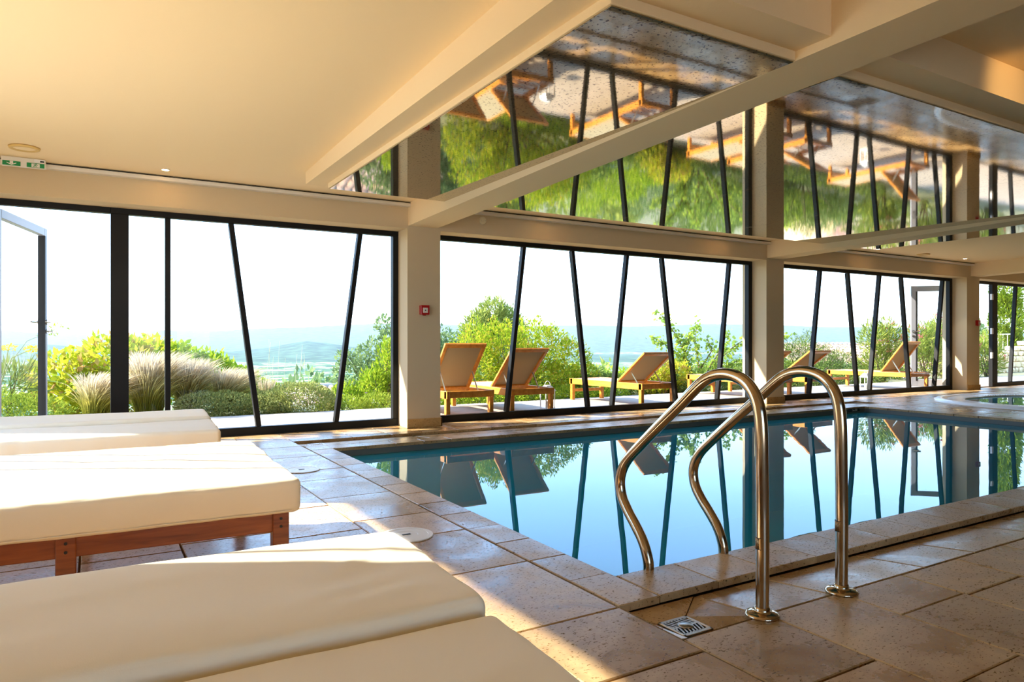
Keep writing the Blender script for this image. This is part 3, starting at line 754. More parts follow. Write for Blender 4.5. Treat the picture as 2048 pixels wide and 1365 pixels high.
# ================================================================= POOL LADDER
prof = [(1.730, 0.0), (1.728, .25), (1.730, .50), (1.733, .66), (1.742, .745), (1.766, .805), (1.808, .848), (1.865, .869), (1.925, .871), (1.985, .856),
        (2.042, .822), (2.150, .733), (2.271, .637), (2.395, .535), (2.478, .462), (2.520, .402), (2.534, .345), (2.520, .283), (2.480, .226),
        (2.428, .172), (2.381, .118), (2.352, .062), (2.340, .0), (2.362, -.10), (2.41, -.20), (2.43, -.35), (2.43, -.95)]
def smooth_path(pts, n=6):
    P = [Vector((0, a, b_)) for a, b_ in pts]; outp = []
    for i in range(len(P)-1):
        p0, p1, p2, p3 = P[max(i-1,0)], P[i], P[i+1], P[min(i+2, len(P)-1)]
        for k in range(n):
            t = k/n; outp.append(.5*((2*p1) + (p2-p0)*t + (2*p0-5*p1+4*p2-p3)*t*t + (-p0+3*p1-3*p2+p3)*t**3))
    outp.append(P[-1]); return outp
lad = thing('pool_ladder', (2.32, 1.73, 0), 'polished steel pool ladder with two curved handrails at the near pool edge', 'ladder')
sp_ = smooth_path(prof, 5)
for xx in (2.088-2.32, 2.553-2.32):
    h = MB().tube([(xx, p.y-1.73, p.z) for p in sp_], .0235, 24).build('handrail', STEEL, lad, smooth=True)
    MB().lathe([(.060, .0), (.062, .004), (.061, .010), (.054, .0145), (.040, .018), (.029, .021), (.0275, .024), (.0270, .034), (.0235, .035)], 32, (xx, 0, -.002)).build('flange', STEEL, h, smooth=True)
    s = MB(); s.lathe([(.0239, .245), (.0239, .285)], 24, (xx, 0, 0)); s.build('sticker', plain('rail_sticker', (.30,.17,.06), .45, .6, var=.9, vscale=260), h, smooth=True)
    for zz in (.243, .284): MB().lathe([(.0243, zz), (.0243, zz+.0025)], 24, (xx, 0, 0)).build('sticker_line', BLACK, h)
for zz in (-.35, -.62, -.88):
    MB().bbox((2.088-2.32, .66, zz), (2.553-2.32, .74, zz+.025), .004).build('step', STEELF, lad)

# ================================================================= DAYBEDS
def wrinkled_block(a, b_, r, seed, amp=.0055, name='mattress', parent=None, org=(0,0,0), folds=()):
    """soft mattress: rounded block with creases"""
    x0, y0, z0 = a; x1, y1, z1 = b_
    cx_, cy_, cz_ = (x0+x1)/2, (y0+y1)/2, (z0+z1)/2; hx, hy, hz = (x1-x0)/2, (y1-y0)/2, (z1-z0)/2
    def cs(h, step):
        n = max(2, int((2*h-2*r)/step)); e = [-h, -h+r*.15, -h+r*.4, -h+r*.7]
        return e + [-h+r + (2*h-2*r)*i/n for i in range(n+1)] + [-q for q in reversed(e)]
    X, Y, Z = cs(hx, .03), cs(hy, .03), cs(hz, .025)
    vd = {}; vs = []; fs = []
    def V(x, y, z):
        key = (round(x, 5), round(y, 5), round(z, 5))
        if key not in vd:
            p = Vector((x, y, z)); q = Vector((max(-hx+r, min(hx-r, x)), max(-hy+r, min(hy-r, y)), max(-hz+r, min(hz-r, z))))
            d = p-q
            if d.length > 1e-9: d = d.normalized()
            n_ = d.copy(); p = q + d*r
            w = Vector((p.x+cx_+seed*3.1, p.y+cy_, p.z))
            f = noise.noise(Vector((w.x*1.3, w.y*3.2, w.z*2)))*amp*1.8 + noise.noise(w*7)*amp*.5
            if z > hz-1e-6:
                f += .004*(1-abs(x/hx)**2.5)*(1-abs(y/hy)**2.5)
            if abs(n_.z) < .8:   # vertical puckers on the sides
                f += amp*.9*noise.noise(Vector((w.x*14, w.y*14, w.z*1.5)))
            for (fx, fy, ang, L_, dep) in folds:
                ca, sa = math.cos(ang), math.sin(ang); u = (x-fx)*ca+(y-fy)*sa; v_ = -(x-fx)*sa+(y-fy)*ca
                if abs(u) < L_ and n_.z > .3: f += dep*math.exp(-(v_/.018)**2)*(1-(u/L_)**2)
            vd[key] = len(vs); p = p + n_*f
            vs.append((p.x+cx_, p.y+cy_, p.z+cz_))
        return vd[key]
    for i in range(len(X)-1):
        for j in range(len(Y)-1):
            fs.append((V(X[i],Y[j],hz), V(X[i+1],Y[j],hz), V(X[i+1],Y[j+1],hz), V(X[i],Y[j+1],hz)))
            fs.append((V(X[i],Y[j],-hz), V(X[i],Y[j+1],-hz), V(X[i+1],Y[j+1],-hz), V(X[i+1],Y[j],-hz)))
        for k in range(len(Z)-1):
            fs.append((V(X[i],-hy,Z[k]), V(X[i+1],-hy,Z[k]), V(X[i+1],-hy,Z[k+1]), V(X[i],-hy,Z[k+1])))
            fs.append((V(X[i],hy,Z[k]), V(X[i],hy,Z[k+1]), V(X[i+1],hy,Z[k+1]), V(X[i+1],hy,Z[k])))
    for j in range(len(Y)-1):
        for k in range(len(Z)-1):
            fs.append((V(-hx,Y[j],Z[k]), V(-hx,Y[j],Z[k+1]), V(-hx,Y[j+1],Z[k+1]), V(-hx,Y[j+1],Z[k])))
            fs.append((V(hx,Y[j],Z[k]), V(hx,Y[j+1],Z[k]), V(hx,Y[j+1],Z[k+1]), V(hx,Y[j],Z[k+1])))
    return MB().add(vs, fs).build(name, CREAM, parent, org=org, smooth=True)

def daybed(y0, y1, rot, label, split, seed, folds=(), x1=.70, zt=.46):
    """local frame: x from 0 (foot end, by the pool) to -2, y from 0 to width"""
    wd = y1-y0
    t = thing('daybed', (x1, y0, 0), label, 'daybed', 'cream daybeds left of the pool', rot)
    mt, rb = zt-.140, zt-.215
    ys_ = [0, wd] if not split else [0, split-y0-.016, split-y0+.010, wd]
    for i in range(0, len(ys_), 2):
        lo_ = .022 if (split and i == 0) else 0
        m = wrinkled_block((-1.98, ys_[i], mt), (0, ys_[i+1], zt-.004-lo_), .028, seed+i, parent=t, folds=folds)
        e = MB(); r0 = .004
        a_, b2 = ys_[i]-.004, ys_[i+1]+.004
        e.tube([(-1.94, a_+.003, mt+.014), (-.035, a_+.003, mt+.014)], .0025, 6)
        e.build('seam_piping', CREAM, m)
    k = .05
    for yy in (k, wd-k-.03): MB().bbox((-1.93, yy, rb), (-.05, yy+.03, mt), .003).build('long_rail', MAHO, t)
    for xx in (-.075, -1.95): MB().bbox((xx, k+.03, rb), (xx+.03, wd-k-.03, mt), .003).build('end_rail', MAHO, t)
    for i in range(7):
        MB().bbox((-.25-.26*i, k+.03, mt-.03), (-.18-.26*i, wd-k-.03, mt-.006), .002).build('slat', MAHO, t)
    for xx in (-.10, -.82, -1.88):
        for yy in (k-.012, wd-k-.048):
            l = MB(); l.bbox((xx, yy, .02), (xx+.062, yy+.062, mt+.0), .003)
            lo = l.build('leg', MAHO, t)
            MB().lathe([(.020, 0), (.022, .02)], 14, (xx+.031, yy+.031, 0)).build('glide', BLACK, lo)
            if yy < .1:
                for zz in (rb+.022, mt-.022): MB().tube([(xx+.031, yy-.003, zz), (xx+.031, yy+.001, zz)], .0055, 10).build('bolt', BLACK, lo)
    return t
daybed(.64, 1.935, R(-2.0), 'nearest cream daybed with two mattresses, cut off by the lower left corner', 1.30, 1,
       folds=((.75, -.12, R(20), .22, .006), (.80, -.2, R(12), .2, .006), (.2, .1, R(8), .5, .003), (-.1, -.1, R(-5), .5, .003), (.82, .05, R(28), .16, .006)))
daybed(2.81, 4.06, R(-2.0), 'middle cream daybed on a mahogany frame with one sunlit mattress', None, 5,
       folds=((-.35, -.15, R(60), .28, .012), (-.05, -.1, R(55), .2, .008)))
daybed(4.83, 6.10, R(-2.5), 'farthest cream daybed, nearest the glass door, with two shaded mattresses', 5.50, 9)

# ================================================================= OUTSIDE: TERRACE, GARDEN
te = MB().box((-9, 7.95, -.30), (30, 9.95, 0)).build('terrace', TERR); tag(te, 'pale stone terrace outside the windows under the wooden loungers', kind='structure')
st = MB().box((-9, -6, -.30), (XL-.25, 7.95, -.01)).build('terrace_side', TERR); tag(st, kind='structure'); st.name = 'side_path'
bk = MB().box((-9, -12, -.30), (30, YB-.25, -.01)).build('back_terrace', TERR); tag(bk, kind='structure')
# hillside falling away
hs = MB(); nx, ny = 60, 40; vs = []; fs = []
for j in range(ny+1):
    tt = j/ny; yy = 9.95 + 900*tt**3
    for i in range(nx+1):
        xx = -40 + (i/nx)*110 + (i/nx-.5)*2600*tt**2.5
        d_ = yy-9.95
        zz = -.06 - (0 if d_ < 2.5 else .32*(d_-2.5)) if d_ < 20 else -.06-.32*17.5-(d_-20)*.17
        zz = max(zz, -152) + noise.noise(Vector((xx*.08, yy*.08, 0)))*min(.25*d_/8, 8)
        if d_ < 3: zz = -.06 + .04*noise.noise(Vector((xx, yy, 0)))
        vs.append((xx, yy, zz))
for j in range(ny):
    for i in range(nx):
        a = j*(nx+1)+i; fs.append((a, a+1, a+nx+2, a+nx+1))
ho = hs.add(vs, fs).build('hillside', SOIL, smooth=True); tag(ho, kind='structure')

# ---- plants
rng = np.random.default_rng(5)
def leaf_cloud(pos, nrm, size, aspect, up=.35, jit=.7, sizevar=.35):
    """rhombic leaves with a fold: arrays of positions and outward directions"""
    n = len(pos)
    d = nrm + rng.normal(0, jit, (n, 3)); d[:, 2] += up; d /= np.linalg.norm(d, axis=1)[:, None] + 1e-9
    r = rng.normal(0, 1, (n, 3)); s = np.cross(d, r); s /= np.linalg.norm(s, axis=1)[:, None] + 1e-9
    L = size*(1 + rng.uniform(-sizevar, sizevar, n))[:, None]; Wd = L*aspect
    tipn = np.cross(d, s)
    p0 = pos; p2 = pos + d*L; p1 = pos + d*L*.45 + s*Wd*.5 + tipn*L*.06; p3 = pos + d*L*.45 - s*Wd*.5 + tipn*L*.06
    v = np.stack([p0, p1, p2, p3], 1).reshape(-1, 3)
    f = np.arange(n*4).reshape(n, 4)
    return v, f
def mesh_np(name, v, f, mat, parent=None, org=(0,0,0), kind=None):
    me = bpy.data.meshes.new(name); v = v - np.array(org)
    me.vertices.add(len(v)); me.vertices.foreach_set('co', v.ravel().astype(np.float32))
    k = f.shape[1]
    me.loops.add(f.size); me.loops.foreach_set('vertex_index', f.ravel().astype(np.int32))
    me.polygons.add(len(f)); me.polygons.foreach_set('loop_start', (np.arange(len(f))*k).astype(np.int32)); me.polygons.foreach_set('loop_total', np.full(len(f), k, np.int32))
    me.materials.append(mat); me.update(calc_edges=True)
    o = bpy.data.objects.new(name, me); C.objects.link(o)
    if parent: o.parent = parent
    if kind: o['kind'] = kind
    return o
def blob_points(blobs, n, inner=.35, lump=.18):
    vol = np.array([(b[3]*b[4]*b[5])**.67 for b in blobs]); cnt = np.maximum(1, (n*vol/vol.sum()).astype(int)); P = []; Nn = []
    for b, c in zip(blobs, cnt):
        u = rng.normal(0, 1, (c, 3)); u /= np.linalg.norm(u, axis=1)[:, None]
        rr = (inner + (1-inner)*rng.random(c)**.45)
        lm = 1 + lump*np.sin(u[:, 0]*7+b[0]*3)*np.sin(u[:, 1]*6+b[1])*np.cos(u[:, 2]*7)
        p = u*rr[:, None]*lm[:, None]*np.array(b[3:6]) + np.array(b[:3]); P.append(p); Nn.append(u)
    return np.concatenate(P), np.concatenate(Nn)
def shrub(name, label, cat, base, blobs, n, mat, size, aspect=.5, group=None, inner=.35, zmin=None, up=.35, jit=.7, stems=5, part='foliage', sizevar=.35, lump=.18):
    t = thing(name, base, label, cat, group)
    p, q = blob_points(blobs, n, inner, lump)
    if zmin is not None:
        m = p[:, 2] > zmin; p, q = p[m], q[m]
    v, f = leaf_cloud(p, q, size, aspect, up, jit, sizevar)
    mesh_np(part, v, f, mat, t, base)
    if stems:
        s = MB(); rr = random.Random(int(base[0]*100)+n)
        for i in range(stems):
            bl = blobs[i % len(blobs)]
            top = Vector((bl[0]+rr.uniform(-.3, .3)*bl[3], bl[1]+rr.uniform(-.3, .3)*bl[4], bl[2]+.45*bl[5]))
            b0 = Vector(base) + Vector((rr.uniform(-.06, .06), rr.uniform(-.06, .06), -.04)); mid = (b0+top)/2 + Vector((rr.uniform(-.08, .08), rr.uniform(-.05, .05), 0))
            h_ = max(.02, (top-b0).length); s.tube([b0, mid, top], [.012+.012*h_, .010+.006*h_, .004], 6)
        s.build('stems', STEM, t, org=base)
    return t
def grass(name, label, base, rad, hgt, lean, n, group='feather grass clumps outside the first window', seed=0, spread=.55):
    r = np.random.default_rng(seed+11); t = thing(name, base, label, 'grass', group)
    S = 6; a = r.uniform(0, 2*np.pi, n); rb = rad*.28*np.sqrt(r.random(n))
    b0 = np.stack([rb*np.cos(a), rb*np.sin(a), np.zeros(n)], 1)
    out = np.stack([np.cos(a), np.sin(a), np.zeros(n)], 1)*(rad*spread*r.random(n))[:, None]*1.3 + np.array([lean, -.05, 0])*r.uniform(.3, 1.2, n)[:, None]
    H = hgt*(.45 + .62*r.random(n)**.8); w = r.uniform(.0015, .0034, n)
    side = r.normal(0, 1, (n, 3)); side[:, 2] = 0; side /= np.linalg.norm(side, axis=1)[:, None]
    V = []
    for k in range(S+1):
        tt = k/S
        c = b0 + out*(tt**1.9)[None] if False else b0 + out*(tt**1.9)
        c = c + np.array([0, 0, 1])*(H*(1.25*tt-.32*tt**3.2))[:, None]
        ww = (w*(1.0 if tt < .6 else (1.9 if tt < .9 else .5)))[:, None]
        V.append(c - side*ww); V.append(c + side*ww)
    V = np.stack(V, 1); idx = np.arange(n)[:, None]*(2*(S+1))
    F = np.concatenate([idx + np.array([[2*k, 2*k+1, 2*k+3, 2*k+2]]) for k in range(S)], 0)
    o = mesh_np('blades', V.reshape(-1, 3), F, GRASS, t, (0, 0, 0)); return t

# left of the first window post
shrub('low_mound_shrub', 'low rounded bright green shrub seen through the open door at far left', 'shrub', (-1.1, 10.5, 0),
      [(-1.35,10.6,.15,.75,.5,.30),(-.75,10.55,.10,.5,.45,.22),(-1.9,10.7,.2,.6,.5,.3)], 9000, MOSS, .045, .35, inner=.6, up=.6, stems=0)
t = thing('yellow_flower', (-1.0, 10.2, 0), 'thin stalks with flat yellow flower heads at the far left edge', 'flower')
s = MB(); s.tube([(0,0,0),(.05,0,.5),(.12,0,.92)], .006, 6); s.tube([(.03,0,.45),(.15,0,.8),(.34,0,.90)], .005, 6); s.tube([(.0,0,.3),(-.15,0,.7),(-.1,0,.98)], .005, 6)
s.tube([(.05,0,.6),(.3,.0,1.0),(.62,0,1.16)], .004, 6)
s.build('stalk', GSTEM, t)
for hx_, hz_ in ((.12,.92),(.34,.90),(-.1,.98)):
    p, q = blob_points([(hx_,0,hz_,.075,.05,.03)], 90); v, f = leaf_cloud(p, q, .03, .7); mesh_np('flower_head', v, f, YEL, t)
p, q = blob_points([(.62,0,1.16,.12,.04,.04),(.5,0,1.08,.1,.04,.04)], 60); v, f = leaf_cloud(p, q, .05, .3); mesh_np('leaves', v, f, BG, t)
shrub('spiky_shrub', 'small dark spiky shrub seen through the glass of the open door', 'shrub', (-.95, 11.2, 0),
      [(-.95,11.2,.42,.35,.3,.28)], 420, HEDGE, .20, .10, inner=.1, up=.7, jit=.4, stems=3)
shrub('pittosporum_shrub', 'wide shrub with broad yellow green leaves left of the black post', 'shrub', (.15, 12.4, 0),
      [(.25,12.3,.55,.62,.5,.50),(-.35,12.2,.40,.50,.45,.42),(.75,12.5,.6,.5,.5,.45),(.0,12.0,.2,.8,.4,.3)], 4200, YG, .115, .55, inner=.6, up=.3, stems=8)
shrub('pittosporum_shrub', 'broad leaved yellow green shrub behind the feather grasses, right of the black post', 'shrub', (1.5, 12.6, 0),
      [(1.15,12.5,.48,.5,.45,.45),(1.62,12.5,.40,.42,.4,.40),(2.05,12.6,.22,.40,.4,.33),(2.45,12.7,.05,.35,.35,.25)], 3400, BG, .105, .55, inner=.6, stems=8)
grass('feather_grass', 'arching feather grass clump between the open door and the black post', (.02, 10.45, -.02), .55, .64, .25, 1100, seed=1)
grass('feather_grass', 'pale fluffy feather grass clump just right of the black post', (.62, 10.6, -.02),   .62, .90, .10, 1900, seed=2)
grass('feather_grass', 'golden feather grass clump right of the thin upright mullion', (1.12, 10.75, -.02), .50, .80, .05, 1500, seed=3)
grass('feather_grass', 'feather grass clump leaning right behind the low grey green mounds', (1.62, 10.8, -.02), .55, .66, .25, 1100, seed=4)
grass('feather_grass', 'short feather grass clump in front of the roof tiles behind the mounds', (2.25, 11.2, -.10), .30, .55, .02, 220, seed=5, spread=.3)
shrub('grey_green_mound', 'small grey green cushion shrub beside the farthest daybed corner', 'shrub', (1.60, 10.3, 0),
      [(1.55,10.35,.08,.40,.35,.22),(1.25,10.4,.1,.35,.3,.2)], 11000, THYME, .034, .4, 'clipped mounds at the terrace edge', inner=.72, up=.5, stems=0, lump=.1)
shrub('grey_green_mound', 'large rounded grey green cushion shrub between the tilted mullions of the first window', 'shrub', (2.45, 10.35, 0),
      [(2.55,10.35,.10,.52,.42,.29),(2.05,10.35,.06,.40,.36,.22)], 20000, THYME, .034, .4, 'clipped mounds at the terrace edge', inner=.74, up=.5, stems=0, lump=.1)
# thin seed stalks
t = thing('seed_stalks', (2.5, 11.3, -.1), 'thin pale seed stalks rising above the large cushion shrub', 'grass')
s = MB()
rr = random.Random(4)
for i in range(9):
    x_ = rr.uniform(-.25, .4); s.tube([(x_, 0, 0), (x_+rr.uniform(-.03,.03), 0, .6), (x_+rr.uniform(-.07,.07), 0, rr.uniform(.8,1.15))], .0025, 4)
s.build('stalks', plain('pale_stalk', (.7,.66,.5), .9), t)
# oak and bright shrub
shrub('oak_tree', 'grey green young oak left of the nearest pillar', 'tree', (4.75, 12.6, -.4),
      [(4.05,12.4,.35,.40,.4,.42),(4.5,12.6,.62,.42,.4,.40),(4.95,12.6,.95,.42,.4,.36),(4.2,12.3,-.1,.5,.4,.45),(4.9,12.5,.3,.6,.5,.6),(5.4,12.7,.92,.5,.4,.40),(5.9,12.8,.7,.5,.4,.5),(4.75,12.7,1.30,.20,.2,.18),(3.85,12.3,.72,.16,.16,.10),(5.55,12.8,.3,.6,.5,.6),(5.25,12.7,1.3,.2,.2,.16)],
      9500, OAK, .075, .55, inner=.45, up=.3, stems=10, lump=.3)
shrub('laurel_shrub', 'bright green upright shrub just left of the nearest pillar', 'shrub', (4.05, 10.9, -.1),
      [(4.12,10.9,.55,.20,.2,.50),(3.85,10.9,.2,.28,.25,.36),(3.45,11.0,.05,.30,.25,.28),(4.35,10.9,.6,.22,.2,.55)], 4200, BG, .07, .4, inner=.3, up=.7, jit=.5, stems=8)
shrub('low_herbs', 'low loose herbs at the terrace edge left of the nearest pillar', 'shrub', (3.5, 10.25, 0),
      [(3.3,10.3,.0,.35,.2,.16),(3.75,10.3,.02,.35,.2,.18),(3.0,10.35,0,.2,.2,.14)], 2600, MOSS, .06, .25, inner=.3, up=.9, stems=0)
# arbutus and pine behind the first loungers
shrub('arbutus_shrub', 'big yellow green rounded shrub behind the first two wooden loungers', 'shrub', (6.5, 10.95, -.05),
      [(5.72,10.9,.62,.42,.45,.72),(6.15,10.9,.92,.40,.42,.45),(6.45,10.9,.60,.55,.5,.62),(6.95,10.95,.98,.40,.42,.42),(7.35,10.95,.85,.42,.42,.42),(7.75,10.9,.60,.42,.4,.45),(5.4,10.8,.35,.3,.4,.4),(8.05,10.9,.30,.30,.35,.32),(6.7,10.75,.3,.8,.4,.35),(7.4,10.8,.25,.6,.4,.35)],
      17000, ARB, .062, .38, inner=.55, up=.5, jit=.6, stems=12, lump=.28)
shrub('pine_tree', 'dull green pine crown rising behind the big yellow green shrub', 'tree', (7.9, 14.2, -.8),
      [(7.9,14.1,1.55,.34,.35,.42),(7.5,14.1,1.25,.35,.35,.40),(8.25,14.1,1.3,.40,.35,.42),(7.95,14.1,.8,.8,.5,.7),(7.3,14.1,.8,.35,.35,.4)], 16000, PINE, .11, .20, inner=.55, up=.5, stems=6, lump=.3)
shrub('olive_shrub', 'blue green shrub between the nearest pillar and the big shrub', 'shrub', (6.3, 13.0, -.5),
      [(6.15,12.9,.9,.35,.3,.32),(6.0,12.9,.45,.5,.4,.5),(6.6,12.9,.55,.5,.4,.45)], 3200, OAK, .07, .4, inner=.3, stems=5, lump=.3)
# low hedges along the terrace edge
def hedge(name, label, x0, x1, y0, h, n, mat, size, asp=.35, z=.0, group=None, depth=.28, wob=.3):
    k = max(2, int((x1-x0)/.35)); rr = random.Random(int(x0*10)); bl = []
    for i in range(k+1):
        xx = x0 + (x1-x0)*i/k; bl.append((xx, y0+rr.uniform(-.05, .05), z+h*.45, .30, depth, h*.55*(1+rr.uniform(-wob, wob))))
    return shrub(name, label, 'shrub', ((x0+x1)/2, y0, z), bl, n, mat, size, asp, group, inner=.55, up=.4, stems=0, lump=.2)
hedge('ground_cover', 'low green ground cover in the shade under the first two loungers', 4.3, 8.3, 10.25, .22, 11000, BG, .05, z=-.06)
hedge('low_hedge', 'loose clipped hedge behind the third lounger', 8.0, 10.1, 10.75, .46, 15000, HEDGE, .045, z=-.1, wob=.15)
hedge('low_hedge', 'dark low hedge behind the fourth and fifth loungers', 9.9, 13.2, 10.7, .30, 14000, HEDGE, .045, z=-.1)
shrub('spirea_shrub', 'bright yellow green bush right of the third lounger backrest', 'shrub', (9.75, 10.5, 0),
      [(9.75,10.55,.42,.28,.25,.26),(10.2,10.6,.32,.32,.25,.28),(9.5,10.5,.2,.4,.25,.25)], 3200, YG, .06, .5, inner=.4, stems=5, lump=.3)
# judas tree: arching branches with round leaves
t = thing('judas_tree', (11.2, 11.0, -.1), 'slender tree with arching branches of small round leaves left of the second pillar', 'tree')
br = MB(); P = []; Nn = []
branches = [[(0,0,0),(-.2,0,.55),(-.55,0,1.15),(-.98,0,1.62),(-1.18,0,1.68)], [(0,0,0),(-.3,0,.5),(-.75,0,.95),(-1.28,0,1.18)], [(0,0,0),(.05,0,.6),(.02,.1,1.1),(.12,.1,1.50)],
            [(0,0,0),(.35,0,.5),(.75,0,.95),(.95,0,1.32)], [(0,0,0),(.5,.1,.5),(1.2,.1,.95),(1.9,.1,1.28),(2.6,.2,1.28),(3.3,.2,1.22)], [(-.2,0,.4),(-.5,-.1,.75),(-.3,-.1,1.25)], [(.1,0,.5),(.35,-.1,.9),(.28,0,1.2)],
            [(0,0,.1),(-.5,0,.4),(-.9,0,.62)], [(.3,0,.4),(.9,0,.55),(1.5,0,.7)], [(-.45,0,.95),(-.3,0,1.2),(-.05,0,1.36)]]
for bq in branches:
    pts = [Vector(q) for q in bq]; br.tube(pts, [max(.004, .018*(1-i/len(pts))) for i in range(len(pts))], 6)
    for i in range(len(pts)-1):
        seg = pts[i+1]-pts[i]; m = int(seg.length*(150 if i else 60))
        for k in range(m):
            q = pts[i] + seg*rng.random() + Vector(rng.normal(0, .055, 3)); P.append(q[:]); Nn.append((rng.normal(), rng.normal(), -.4))
br.build('branches', STEM, t)
v, f = leaf_cloud(np.array(P), np.array(Nn), .075, .95, up=-.3); mesh_np('leaves', v, f, JUDAS, t)
# juniper hedge in front of the right roof
shrub('juniper_shrub', 'feathery mid green juniper spreading behind the sixth lounger', 'shrub', (15.2, 11.3, -.1),
      [(13.6,11.2,.30,.5,.4,.36),(14.3,11.2,.50,.55,.4,.45),(15.1,11.3,.58,.6,.4,.50),(15.9,11.3,.42,.6,.4,.46),(16.7,11.3,.35,.6,.4,.38),(12.9,11.2,.2,.5,.4,.3),(15.3,11.3,.95,.16,.16,.30)], 16000, HEDGE, .075, .14, inner=.45, up=.5, stems=8, lump=.35)
hedge('low_hedge', 'low hedge of mixed green along the terrace behind the sixth lounger', 12.8, 16.6, 10.4, .30, 9000, HEDGE, .05, z=-.05)
# oleanders
def oleander(label, base, blobs, n, fl_, seed):
    t = shrub('oleander', label, 'shrub', base, blobs, n, OLE, .15, .13, 'oleanders in flower outside the third window', inner=.25, up=.8, jit=.5, stems=9, lump=.25)
    r = random.Random(seed)
    P = []; Nn = []
    for i in range(fl_):
        b = r.choice(blobs); u = Vector((r.gauss(0,1), r.gauss(0,1)-.6, abs(r.gauss(0,1))+.2)).normalized()
        c = Vector((b[0]+u.x*b[3], b[1]+u.y*b[4], b[2]+u.z*b[5]))
        for k in range(26): P.append((c.x+r.gauss(0,.045), c.y+r.gauss(0,.045), c.z+r.gauss(0,.035))); Nn.append((r.gauss(0,1), r.gauss(0,1), .4))
    v, f = leaf_cloud(np.array(P), np.array(Nn), .045, .9); mesh_np('blossoms', v, f, PINK, t, base); return t
oleander('oleander with pink flowers rising behind the sixth lounger, left of the open leaf', (17.3, 10.6, -.05),
         [(16.9,10.6,1.05,.32,.3,.42),(17.4,10.6,.85,.40,.3,.55),(17.9,10.7,1.0,.34,.3,.42),(17.2,10.6,.4,.5,.35,.45),(17.55,10.6,1.35,.14,.14,.25)], 3000, 9, 1)
oleander('pink flowering oleander seen through the glass of the open right door leaf', (19.8, 10.9, -.05),
         [(19.4,10.9,1.0,.40,.3,.45),(20,10.9,.95,.5,.35,.50),(19.7,10.8,.4,.6,.4,.5),(20.6,11.0,1.1,.4,.35,.5)], 3000, 10, 2)
oleander('pink flowering oleander against the bright side of the third pillar', (21.1, 11.1, -.05),
         [(21,11.1,1.15,.45,.35,.6),(21.5,11.2,.9,.5,.35,.6),(21.1,11.0,.4,.6,.4,.5)], 2600, 9, 3)
oleander('leafy oleander with one red blossom right of the third pillar', (22.5, 10.6, -.05),
         [(22.4,10.6,.55,.42,.35,.60),(22.8,10.6,.95,.30,.3,.35),(23,10.7,.4,.4,.35,.4)], 2200, 5, 4)
shrub('garden_tree', 'distant green tree crowns right of the third pillar', 'tree', (36, 18, -1),
      [(35.2,18,1.0,1.2,.8,.8),(36.6,18,1.2,1.0,.8,.8),(34.0,18,.8,1.0,.8,.7)], 5000, OAK, .16, .5, inner=.4, stems=5, lump=.3)
# cypress
shrub('cypress', 'tall narrow cypress behind the pale railing at far right', 'tree', (30.4, 13.6, -.5),
      [(30.4,13.6,.6,.62,.5,.9),(30.4,13.6,1.8,.62,.5,1.0),(30.4,13.6,2.9,.58,.45,1.0),(30.4,13.6,3.9,.45,.35,.8),(30.4,13.6,4.6,.26,.2,.6)], 14000, CYP, .15, .28, inner=.6, up=.9, jit=.4, stems=1)

rs_ = random.Random(21)
for i in range(34):
    row = i // 12; yy = (11.9, 14.2, 17.0)[row] + rs_.uniform(-.4, .4); xx = 3.0 + (i % 12)*1.45*(1 + .18*row) + rs_.uniform(-.3, .3)
    if 6.8 < xx < 9.2 and row == 1: continue
    zg = -.06 - .32*max(0, yy-9.95-2.5)
    top = (.30, .20, .05)[row]
    hh = (top - zg)/2 + .1
    if xx < (4.9, 6.0, 7.6)[row]: continue
    shrub('garden_bush', 'one of many loose green bushes planted down the slope beyond the terrace', 'shrub', (xx, yy, zg),
          [(xx, yy, zg+hh*.8, .80, .62, hh), (xx+.45, yy+.2, zg+hh*.7, .55, .5, hh*.8)], 2600, (HEDGE, BG, OAK, HEDGE)[i % 4], .075, .4, 'bushes down the slope', inner=.55, up=.4, stems=0, lump=.25)
for i in range(26):
    yy = 24 + (i // 9)*13 + rs_.uniform(-2, 2); xx = 6 + (i % 9)*(6.0 + 2.4*(i // 9)) + rs_.uniform(-1, 1)
    if 24 < xx < 40 and yy < 30: continue
    zg = -.06-.32*17.5-(yy-29.95)*.17 if yy > 29.95 else -.06-.32*(yy-12.45)
    shrub('slope_tree', 'one of the round green trees on the hillside below the garden', 'tree', (xx, yy, zg),
          [(xx, yy, zg+1.6, 2.1, 1.8, 1.7), (xx+1.1, yy+.5, zg+1.2, 1.5, 1.4, 1.4)], 2000, (OAK, HEDGE, PINE)[i % 3], .28, .45, 'trees on the hillside', inner=.6, up=.4, stems=0, lump=.25)
# ---- dry stone wall and railing at the far right
t = thing('dry_stone_wall', (26.0, 12.0, -.1), 'sloping dry stone wall of pale rounded blocks outside at far right', 'wall')
rs = random.Random(9)
zrow = -.25
for row in range(7):
    hrow = rs.uniform(.15, .20); top = zrow + hrow; x_ = 23.7 + max(0, row-1)*.85
    while x_ < 30.5:
        wd_ = rs.uniform(.22, .42)
        b = bmesh.new(); bmesh.ops.create_cube(b, size=1); bmesh.ops.subdivide_edges(b, edges=b.edges[:], cuts=1, use_grid_fill=True)
        for q in b.verts:
            q.co = Vector((q.co.x*(wd_-.02), q.co.y*.4, q.co.z*(hrow-.018))); q.co *= 1 - .13*(q.co.x/(wd_/2))**2*.5 - .06*(q.co.z/(hrow/2))**2
            q.co += Vector((rs.uniform(-.012,.012), rs.uniform(-.02,.02), rs.uniform(-.008,.008)))
        me = bpy.data.meshes.new('stone'); b.to_mesh(me); b.free(); me.materials.append(STONE)
        o = bpy.data.objects.new('stone', me); C.objects.link(o); o.parent = t; o.location = (x_+wd_/2-26.0, 0, zrow+hrow/2+.1); x_ += wd_
    zrow = top
